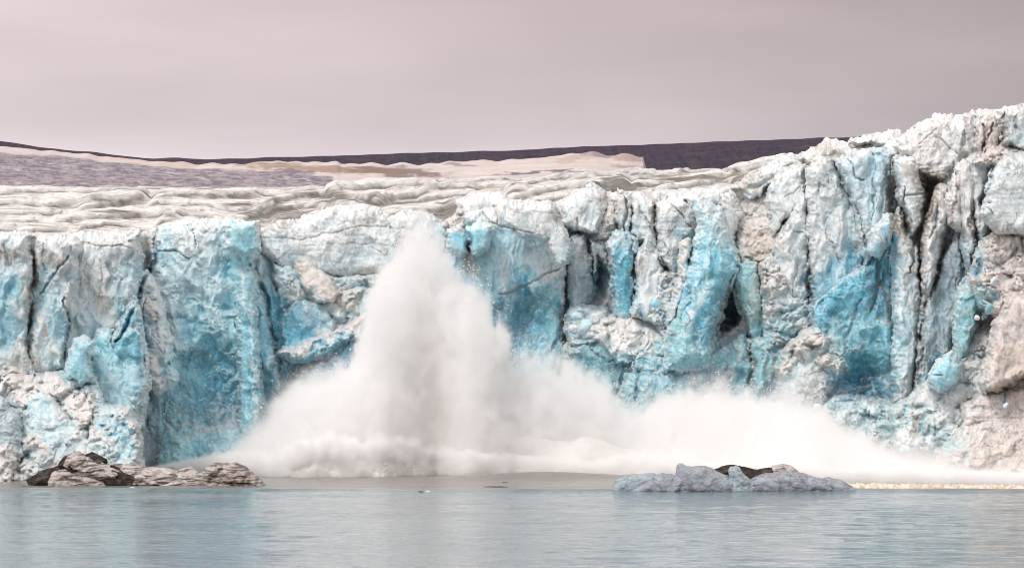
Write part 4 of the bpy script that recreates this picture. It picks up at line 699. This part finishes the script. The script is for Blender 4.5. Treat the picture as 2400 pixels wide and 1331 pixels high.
berg(b2, 'white_lump', [(1806, 1112), (1818, 1099), (1835, 1095), (1852, 1099), (1866, 1112), (1850, 1120), (1820, 1118)], Yb, 1, 8, 'white', 2.4, 'rubble', .25)
berg(b2, 'low_lobe', [(1442, 1152), (1450, 1131), (1474, 1121), (1530, 1117), (1545, 1128), (1510, 1160), (1446, 1160)], Yb, 1.6, 16, 'ice', .8)
berg(b2, 'pitted_lobe', [(1476, 1154), (1515, 1132), (1552, 1117), (1574, 1121), (1584, 1140), (1580, 1162), (1480, 1162)], Yb, 1.7, 18, 'grey', -.2)
berg(b2, 'horned_block', [(1568, 1156), (1574, 1130), (1592, 1120), (1595, 1094), (1606, 1102), (1650, 1101), (1668, 1108), (1694, 1120), (1722, 1128), (1740, 1162), (1568, 1162)], Yb, 2.4, 24, 'grey', 0)
berg(b2, 'white_fin', [(1714, 1162), (1720, 1128), (1717, 1102), (1724, 1100), (1734, 1114), (1752, 1130), (1762, 1162)], Yb, 1.3, 9, 'ice', -.9)
berg(b2, 'long_back', [(1742, 1160), (1756, 1134), (1790, 1118), (1840, 1113), (1880, 1118), (1925, 1130), (1950, 1148), (1940, 1164), (1744, 1163)], Yb, 2.2, 24, 'grey', -.2)
berg(b2, 'low_lobe', [(1900, 1164), (1915, 1132), (1945, 1127), (1970, 1134), (2010, 1157), (1990, 1164)], Yb, 1.6, 18, 'grey', .6)

def fragment(px, py, wpx, hpx, label, dark=False, seed=0):
    Y = CH * F / (py - HZ); rng = np.random.RandomState(seed); u = Y / F
    import bmesh
    bm = bmesh.new(); bmesh.ops.create_icosphere(bm, subdivisions=3, radius=1)
    k = rng.rand(3) * 6
    for v in bm.verts:
        c = v.co; f = 1 + .28 * math.sin(3 * c.x + k[0]) * math.cos(4 * c.y + k[1]) + .15 * math.sin(9 * c.x + 5 * c.z + k[2])
        v.co = Vector((c.x * f * wpx * u / 2, c.y * f * wpx * u * .35, c.z * f * hpx * u + hpx * u * .1))
    me = bpy.data.meshes.new('ice_fragment'); bm.to_mesh(me); bm.free()
    for p in me.polygons: p.use_smooth = True
    a = me.color_attributes.new('tint', 'FLOAT_COLOR', 'POINT'); cc = (.16, .14, .13, 1) if dark else (.62, .66, .70, 1)
    a.data.foreach_set('color', np.tile(np.array(cc, np.float32), len(me.vertices)))
    me.materials.append(BERG); o = bpy.data.objects.new('ice_fragment', me); S.collection.objects.link(o)
    o.location = ((px - 1200) * u, Y, 0)
    return tag(o, label, 'ice fragment', 'bits of ice adrift on the water')
for i, a in enumerate([(945, 1151, 36, 3.5, 'largest flat grey ice fragment adrift below the tall splash', False), (986, 1153, 12, 3, 'small dark ice fragment just beside the largest drifting piece', True), (1003, 1153, 16, 3.5, 'small pale ice fragment at the end of the short drifting line', False),
                       (1165, 1141, 60, 2, 'long thin dark fragment lying flat on the muddy calm water', True), (1183, 1131, 14, 2, 'tiny dark fragment floating behind the long thin one', True), (58, 1140, 12, 2.2, 'dark speck of ice beyond the low black end of the iceberg', True), (118, 1141, 14, 2, 'thin dark fragment in front of the black iceberg slab', True), (310, 1144, 14, 3, 'small white fragment floating in front of the dirty iceberg', False)]):
    fragment(*a, seed=i)

# ------------------------------------------------------------------ loose blocks lying on the ledges
def ice_blocks():
    import bmesh
    mk = []
    def block(px, py, Y, r, c, label, group, seed):
        rng = np.random.RandomState(seed); bm = bmesh.new(); bmesh.ops.create_icosphere(bm, subdivisions=3, radius=1)
        pl = [(Vector(rng.randn(3)).normalized(), .62 + .25 * rng.rand()) for _ in range(9)]
        sx, sy, sz = .8 + .5 * rng.rand(3)
        for v in bm.verts:
            n = v.co.normalized(); k = min([1.0] + [d / max(n.dot(q), 1e-3) for q, d in pl if n.dot(q) > 0.05])
            v.co = Vector((n.x * k * sx, n.y * k * sy, n.z * k * sz)) * r * Y / F
        me = bpy.data.meshes.new('ice_block'); bm.to_mesh(me); bm.free()
        for p in me.polygons: p.use_smooth = True
        a = me.color_attributes.new('tint', 'FLOAT_COLOR', 'POINT'); cc = np.append(C[c] * (.9 + .15 * rng.rand()), 1)
        a.data.foreach_set('color', np.tile(cc.astype(np.float32), len(me.vertices)))
        me.materials.append(ICE); o = bpy.data.objects.new('ice_block', me); S.collection.objects.link(o)
        o.location = P2W(px, py, Y); o.rotation_euler = (rng.rand(3) * 3)
        return tag(o, label, 'ice block', group)
    g = 'loose ice blocks lying in the bowl of the cliff'
    block(1372, 766, YF(1372) - 21, 20, 'L', 'largest rounded pale blue ice block resting on the bowl rubble', g, 1)
    block(1396, 748, YF(1396) - 19, 14, 'P', 'whitish ice block leaning behind the largest one in the bowl', g, 2)
    block(1345, 772, YF(1345) - 19, 13, 'P', 'small ice block wedged between the big buttress and largest block', g, 3)
    block(1352, 742, YF(1352) - 17, 12, 'L', 'small blue ice block at the back corner of the bowl', g, 4)
    block(1536, 712, YF(1536) - 18, 11, 'C', 'cyan ice block perched under the jagged pale spire', g, 5)
    block(1860, 905, YF(1930) - 24, 0.1, 'M', '', g, 6) if False else None
    g2 = 'loose ice blocks at the foot of the dark blue wall'
    block(1948, 952, YF(1948) - 28, 13, 'M', 'round greenish block just above the spray below the dark wall', g2, 7)
    block(1921, 960, YF(1921) - 27, 17, 'P', 'larger pale block beside the round greenish block above spray', g2, 8)
    block(2052, 965, YF(2052) - 26, 12, 'L', 'pale block in the middle of the rubble below dark wall', g2, 9)
    g3 = 'loose ice blocks on the broken slope of the cliff'
    block(2318, 725, YF(2318) - 20, 11, 'M', 'green tinted block above the tan overhang on the broken slope', g3, 10)
    block(2290, 745, YF(2290) - 20, 8, 'P', 'small pale block beside the green tinted block on the slope', g3, 11)
    block(2358, 951, YF(2358) - 33, 8, 'L', 'small blue block resting under the cracked tan overhang', g3, 12)
    block(2330, 660, YF(2330) - 17, 13, 'P', 'pale angular block high on the broken slope under the slab', g3, 13)
    block(1732, 498 + 4, YF(1732) - 8, 9, 'W', 'white block lying at the head of the brown snow slope', g3, 14)
    block(1785, 538, YF(1785) - 9, 8, 'P', 'small pale block halfway down the brown snow slope', g3, 15)
ice_blocks()

# ------------------------------------------------------------------ the splash
TOPL = [(360, 1105), (420, 1090), (500, 1065), (545, 1030), (590, 985), (640, 940), (690, 900), (760, 880), (820, 865), (850, 790), (880, 690), (920, 610), (960, 540), (985, 515), (1010, 530), (1040, 580), (1070, 625), (1110, 655), (1140, 690), (1165, 740), (1160, 790), (1200, 830), (1300, 850), (1360, 875), (1420, 905), (1480, 945), (1530, 930), (1590, 915), (1680, 915), (1760, 925), (1850, 912), (1900, 930), (1950, 975), (2020, 1010), (2100, 1030), (2200, 1050), (2280, 1090), (2350, 1104), (2480, 1118)]
SPINE = [(360, 509), (500, 507), (700, 503), (1000, 500), (1300, 495), (1500, 486), (1700, 473), (1900, 460), (2100, 448), (2300, 440), (2480, 431)]
FOOT = [(360, 1109), (500, 1110), (600, 1113), (680, 1118), (900, 1117), (1020, 1112), (1100, 1116), (1200, 1113), (1300, 1113), (1450, 1116), (1500, 1118), (1900, 1136), (2480, 1142)]
WHITE = None
def foam_material(name, tint, bump, scale):
    t = NT(name); a = t.noise(scale, 6, .65, (1, 1, 1)); big = t.noise(scale * .25, 3, .6)
    c = t.mix(t.mr(big, .5, .75, 0, .4), tint, (.74, .68, .56, 1)); t.L.new(c, t.p.inputs['Base Color'])
    t.p.inputs['Roughness'].default_value = .95; t.p.inputs['Specular IOR Level'].default_value = .1
    t.p.inputs['Subsurface Weight'].default_value = 0
    t.L.new(t.bump(a, bump, .5), t.p.inputs['Normal']); return t.m
FOAM = foam_material('churned_foam', (.93, .915, .885, 1), .8, 4.0)
CORE = foam_material('dense_spray', (.92, .905, .90, 1), .12, .5)
def splash():
    root = empty('splash_plume', (0, 500, 0)); tag(root, 'towering white splash of water thrown up where ice has just fallen', 'splash')
    st = 3.0
    def lumps(x, y, z, sd):
        return cells(x / 6 + y * .05, z / 5 + y / 9, sd, .6, 1.0) * 1.6 + cells(x / 2.6, z / 2.4 + y / 5, sd + 7, .7, 1) * .6 + fbm(x / 8, z / 8, sd + 3, 3) * 1.6
    # low mound
    xs = np.arange(430, 2460, st); n = 160; t = np.linspace(0, 1, n)[:, None]; X = np.broadcast_to(xs[None, :], (n, len(xs)))
    top = np.maximum(interp(xs, TOPL), 880); k = np.ones(31) / 31; top = np.convolve(np.pad(top, 15, mode='edge'), k, 'valid')
    sp = interp(xs, SPINE)[None, :]; zt = (CH + (HZ - top[None, :]) / F * sp) * .5 - 1.5
    e = (np.clip(np.minimum(xs - 430, 2460 - xs) / 300, 0, 1)[None, :]) ** .5; zt = np.maximum(zt, 1) * e
    fy = CH * F / (interp(xs, FOOT)[None, :] - HZ); ang = t * np.pi; front = np.maximum(sp - fy - 7, 2) * e
    y = sp + np.where(t < .5, 8 * e, front) * np.cos(ang); z = zt * np.sin(ang) - .5; wx = X * .078
    b = (lumps(wx, y, z, 301) - .8) * np.clip(zt / 8, .1, 1); y = y + b * np.cos(ang); z = z + b * np.sin(ang) * .7
    o = mesh_from_grid('spray_core', (X - 1200) / F * y, y, z, np.ones((n - 1, len(xs) - 1), bool), CORE, root, None); o.location = (0, -500, 0)
    # the tall jet
    zs = np.linspace(-1, 37, 160)[:, None]; th = np.linspace(0, 2 * np.pi, 120)[None, :]
    rl = np.interp(zs, [-1, 8, 15, 23, 30, 35, 37], [6, 5, 3.8, 2.4, 1.3, .5, .05]); cx = np.interp(zs, [-1, 20, 41], [-14.5, -14.5, -16.5])
    bb = (lumps(th * 3 + 5, th * 0, zs, 331) - .6) * np.clip(rl / 8, 0, 1) * np.sin(th / 2) ** .5
    rr = rl + bb * .7
    o = mesh_from_grid('spray_jet', cx + rr * np.cos(th), 500 + rr * .8 * np.sin(th), zs + 0 * th, np.ones((159, 119), bool), CORE, root, None, quads_rev=True); o.location = (0, -500, 0)
    # churned roll of foam along the front foot
    xs = np.arange(370, 1560, 1.6); n = 150; t = np.linspace(0, 1, n)[:, None]; X = np.broadcast_to(xs[None, :], (n, len(xs)))
    ft = interp(xs, FOOT)[None, :]; fy = CH * F / (ft - HZ)
    ht = interp(xs, [(370, .8), (450, 2.0), (520, 3.4), (600, 3.8), (650, 2.6), (720, 5.2), (800, 6.2), (860, 5.0), (900, 6.5), (960, 5.5), (1020, 4), (1100, 3.6), (1200, 2.2), (1300, 2), (1400, 1.6), (1480, 2.6), (1530, 2.0), (1560, .3)])[None, :] * .66 * (1 + .25 * noise(X / 40, X * 0, 5))
    ang = t * np.pi
    y = fy + 5 - 5.5 * (-np.cos(ang)) ; z = ht * np.sin(ang) ** .9 - .2
    wx = X * .078
    sa = t * (2.4 * ht + 5)
    b = cells(wx / 2.1, sa / 1.9, 401, .5, 1.3) * 1.5 + cells(wx / .9, sa / .85, 405, .6, 1.4) * .8 + cells(wx / .42, sa / .4, 407, .8, 1.4) * .36 + fbm(wx / 4, sa / 4, 409, 3) * .7
    b = (b - .8) * np.clip(ht / 4, .15, 1) * .6; y = y - b * np.sin(ang) * 1.0; z = z + b * np.sin(ang) * .5
    y = y + fbm(wx / 6, t * 0 + wx / 9, 411, 3) * 1.6
    o = mesh_from_grid('foam_roll', (X - 1200) / F * y, y, z, np.ones((n - 1, len(xs) - 1), bool), FOAM, root, None); o.location = (0, -500, 0)
    return root
plume = splash()
def foam_line():
    # strip of tan froth at the edge of the cloud, on the right
    xs = np.arange(1960, 2480, 1.6); n = 40; t = np.linspace(0, 1, n)[:, None]; X = np.broadcast_to(xs[None, :], (n, len(xs)))
    fy = CH * F / (interp(xs, [(1960, 1143), (2200, 1146), (2480, 1149)])[None, :] - HZ)
    ang = t * np.pi; y = fy + 2 + 2.2 * np.cos(ang) + fbm(X / 30, X * 0, 7, 3) * .8; z = .55 * np.sin(ang) + (cells(X / 9, y * 1.3, 9, .8, 1.1) * .5 + fbm(X / 4, y, 13, 3) * .25) * np.sin(ang)
    t2 = NT('tan_froth'); f = t2.noise(1.2, 5, .6); t2.L.new(t2.mix(t2.mr(f, .35, .65, 0, 1), (.50, .38, .26, 1), (.86, .78, .66, 1)), t2.p.inputs['Base Color']); t2.p.inputs['Roughness'].default_value = .9
    o = mesh_from_grid('froth_line', (X - 1200) / F * y, y, z, np.ones((n - 1, len(xs) - 1), bool), t2.m, None, None)
    tag(o, 'long thin line of tan froth on the water along the spray cloud', 'foam')
foam_line()

def mist():
    """the airborne spray: a density grid made by geometry nodes, dense within, wispy at its edges"""
    ng = bpy.data.node_groups.new('spray_density', 'GeometryNodeTree')
    ng.interface.new_socket('Geometry', in_out='OUTPUT', socket_type='NodeSocketGeometry')
    N = ng.nodes; L = ng.links; go = N.new('NodeGroupOutput')
    def put(sock, v):
        if isinstance(v, (int, float)): sock.default_value = v
        else: L.new(v, sock)
    def M(op, a, b=0.0, c=None, clamp=False):
        x = N.new('ShaderNodeMath'); x.operation = op; x.use_clamp = clamp; put(x.inputs[0], a); put(x.inputs[1], b)
        if c is not None: put(x.inputs[2], c)
        return x.outputs[0]
    pos = N.new('GeometryNodeInputPosition'); sp = N.new('ShaderNodeSeparateXYZ'); L.new(pos.outputs[0], sp.inputs[0])
    x, y, z = sp.outputs
    xr = (-72.0, 96.0)
    def table(tab, lo, hi):
        """curve over x; tab in photo px against metres"""
        fc = N.new('ShaderNodeFloatCurve'); cu = fc.mapping.curves[0]
        pts = []
        for px, v in tab:
            Y = float(interp(px, SPINE)); pts.append((((px - 1200) / F * Y - xr[0]) / (xr[1] - xr[0]), (v - lo) / (hi - lo)))
        pts = [(min(max(a, 0), 1), min(max(b, 0), 1)) for a, b in pts]
        cu.points[0].location = pts[0]; cu.points[1].location = pts[-1]
        for p in pts[1:-1]: cu.points.new(*p)
        for p in cu.points: p.handle_type = 'VECTOR'
        fc.mapping.update()
        u = M('DIVIDE', M('SUBTRACT', x, xr[0]), xr[1] - xr[0], clamp=True); L.new(u, fc.inputs['Value'])
        return M('ADD', M('MULTIPLY', fc.outputs[0], hi - lo), lo)
    top = table([(px, CH + (HZ - py) / F * float(interp(px, SPINE))) for px, py in TOPL], -5, 50)
    spine = table(SPINE, 430, 545)
    foot = table([(px, CH * F / (py - HZ)) for px, py in FOOT], 420, 560)
    def ns(scale, detail, rough, sx=(1, 1, 1), w=0):
        mp = N.new('ShaderNodeVectorMath'); mp.operation = 'MULTIPLY'; L.new(pos.outputs[0], mp.inputs[0]); mp.inputs[1].default_value = sx
        t = N.new('ShaderNodeTexNoise'); t.inputs['Scale'].default_value = scale; t.inputs['Detail'].default_value = detail; t.inputs['Roughness'].default_value = rough
        L.new(mp.outputs[0], t.inputs['Vector']); return M('SUBTRACT', t.outputs[0], .5)
    n1 = ns(.10, 6, .62, (1, 1, .85)); n2 = ns(.33, 5, .65, (1, 1, .8)); soft = table([(360, 9), (760, 6), (850, 3.2), (1150, 2.6), (1300, 3), (1500, 3.2), (1850, 3.6), (2050, 6), (2480, 8)], 0, 10)
    n3 = ns(.85, 4, .65); n = M('ADD', M('ADD', M('MULTIPLY', n1, 21.0), M('MULTIPLY', n2, 17.0)), M('MULTIPLY', n3, 4.5))
    amp = M('MULTIPLY_ADD', M('DIVIDE', z, 14.0, clamp=True), .8, .2)
    n = M('MULTIPLY', n, amp)
    up = M('SUBTRACT', M('ADD', top, n), z)                      # metres below the ragged top
    # front and back faces lean in towards the spine with height
    rel = M('DIVIDE', z, M('MAXIMUM', top, 1.0), clamp=True)
    lean = M('SQRT', M('SUBTRACT', 1.0, M('MULTIPLY', rel, M('MULTIPLY', rel, .86)), clamp=True))
    fr = M('MULTIPLY', M('MAXIMUM', M('SUBTRACT', spine, foot), 4.0), lean)
    df = M('ADD', M('SUBTRACT', y, M('SUBTRACT', spine, M('SUBTRACT', fr, 1.2))), n)
    db = M('ADD', M('SUBTRACT', M('ADD', spine, M('MULTIPLY', lean, 15.0)), y), n)
    s = M('MINIMUM', M('MINIMUM', M('DIVIDE', up, soft), M('DIVIDE', df, soft)), M('DIVIDE', db, soft))
    dens = M('MULTIPLY', M('MULTIPLY', M('POWER', M('MAXIMUM', M('MINIMUM', s, 1.0), 0.0), 1.3), M('MULTIPLY_ADD', n2, 1.6, 1.0, clamp=False)), .40)
    veil = M('MINIMUM', M('MINIMUM', M('DIVIDE', M('ADD', up, 3.5), 6.0), M('DIVIDE', M('ADD', df, 7.0), 7.0)), M('DIVIDE', M('ADD', db, 3.0), 6.0), clamp=True)
    veil = M('MULTIPLY', M('MULTIPLY', veil, veil), M('MULTIPLY_ADD', M('MAXIMUM', n3, -.25), .16, .055))
    dens = M('MAXIMUM', dens, veil)
    fh = table([(360, 1.2), (450, 2.4), (520, 3.6), (600, 4.2), (660, 3.4), (720, 6.2), (800, 7.4), (860, 6.2), (910, 7.6), (960, 6.4), (1020, 5), (1100, 4.6), (1250, 3.4), (1400, 3), (1480, 4.4), (1560, 3.4), (1700, 3.2), (1900, 3), (2200, 2.6), (2480, 2)], 0, 12)
    vo = N.new('ShaderNodeTexVoronoi'); vo.feature = 'SMOOTH_F1'; vo.inputs['Scale'].default_value = .42; vo.inputs['Smoothness'].default_value = .35; L.new(pos.outputs[0], vo.inputs['Vector'])
    vo2 = N.new('ShaderNodeTexVoronoi'); vo2.inputs['Scale'].default_value = 1.0; L.new(pos.outputs[0], vo2.inputs['Vector'])
    puff = M('ADD', M('MULTIPLY', M('SUBTRACT', .5, vo.outputs['Distance']), 3.0), M('MULTIPLY', M('SUBTRACT', .45, vo2.outputs['Distance']), 1.3))
    puff = M('MULTIPLY', M('ADD', puff, M('MULTIPLY', n2, 4.0)), M('DIVIDE', fh, 6.0, clamp=True))
    rf = M('SQRT', M('SUBTRACT', 1.0, M('MULTIPLY', M('DIVIDE', z, fh, clamp=True), M('DIVIDE', z, fh, clamp=True)), clamp=True))
    ff = M('ADD', M('SUBTRACT', y, M('SUBTRACT', foot, M('MULTIPLY', rf, 1.5))), puff)
    sf = M('MINIMUM', M('DIVIDE', M('SUBTRACT', M('ADD', fh, puff), z), .8), M('MINIMUM', M('DIVIDE', ff, .8), M('SUBTRACT', M('ADD', foot, 9.0), y)), clamp=True)
    dens = M('MAXIMUM', dens, M('MULTIPLY', sf, 1.2))
    vc = N.new('GeometryNodeVolumeCube'); L.new(dens, vc.inputs['Density'])
    vc.inputs['Min'].default_value = (xr[0], 424, -.5); vc.inputs['Max'].default_value = (xr[1], 560, 52)
    vc.inputs['Resolution X'].default_value = 420; vc.inputs['Resolution Y'].default_value = 170; vc.inputs['Resolution Z'].default_value = 150
    sm = N.new('GeometryNodeSetMaterial'); L.new(vc.outputs[0], sm.inputs[0])
    m = bpy.data.materials.new('airborne_spray'); m.use_nodes = True; t = m.node_tree; t.nodes.clear()
    o_ = t.nodes.new('ShaderNodeOutputMaterial'); v = t.nodes.new('ShaderNodeVolumePrincipled'); t.links.new(v.outputs[0], o_.inputs['Volume'])
    v.inputs['Color'].default_value = (1.0, .997, .995, 1); v.inputs['Density'].default_value = 1.0; v.inputs['Anisotropy'].default_value = 0
    sm.inputs['Material'].default_value = m; L.new(sm.outputs[0], go.inputs[0])
    me = bpy.data.meshes.new('spray_cloud'); o = bpy.data.objects.new('spray_cloud', me); S.collection.objects.link(o)
    me.materials.append(m)
    md = o.modifiers.new('density', 'NODES'); md.node_group = ng
    tag(o, 'drifting white cloud of fine spray hiding the foot of the cliff', 'spray', kind='stuff')
mist()
def droplets():
    rng = np.random.RandomState(5); V = []; Q = []
    base = np.array([(1, 0, 0), (-1, 0, 0), (0, 1, 0), (0, -1, 0), (0, 0, 1), (0, 0, -1)], float)
    tri = np.array([(0, 2, 4), (2, 1, 4), (1, 3, 4), (3, 0, 4), (2, 0, 5), (1, 2, 5), (3, 1, 5), (0, 3, 5)])
    k = 0
    zones = [(620, 60, 880, 90, 170), (1230, 80, 800, 60, 150), (1480, 130, 900, 50, 260), (1650, 90, 860, 60, 120), (360, 30, 990, 80, 260), (440, 70, 1010, 60, 160), (540, 80, 900, 80, 160), (1130, 40, 760, 60, 80), (800, 60, 850, 60, 60), (1000, 60, 560, 40, 60)]
    for cx, sx, cy, sy, n in zones:
        for _ in range(n):
            px = cx + rng.randn() * sx; py = cy + rng.randn() * sy; Y = float(interp(px, FRONT)) - 22 - rng.rand() * 12
            r = (.045 + .09 * rng.rand() ** 3) * (2.2 if rng.rand() < .02 else 1)
            x, y, z = P2W(px, py, Y)
            if z < .3: continue
            V.append(base * r * (.7 + .6 * rng.rand(3)) + np.array((x, y, z))); Q.append(tri + k * 6); k += 1
    for _ in range(5200):
        px = 560 + rng.rand() * 1500; tp = float(interp(px, TOPL)); py = tp + rng.randn() * 16 - 4; px += rng.randn() * 10
        if abs(px - 1000) > 260 and rng.rand() < .55: continue
        Y = float(interp(px, SPINE)) - 2 - rng.rand() * 8; r = .04 + .13 * rng.rand() ** 4; x, y, z = P2W(px, py, Y)
        V.append(base * r * (.7 + .6 * rng.rand(3)) + np.array((x, y, z))); Q.append(tri + k * 6); k += 1
    t = NT('water_droplets'); t.p.inputs['Base Color'].default_value = (.93, .93, .93, 1); t.p.inputs['Roughness'].default_value = .4
    o = raw_mesh('flying_droplets', np.concatenate(V), np.concatenate(Q), t.m)
    tag(o, 'scattered white drops and ice crumbs flying in front of the blue ice', 'droplets', kind='stuff')
droplets()
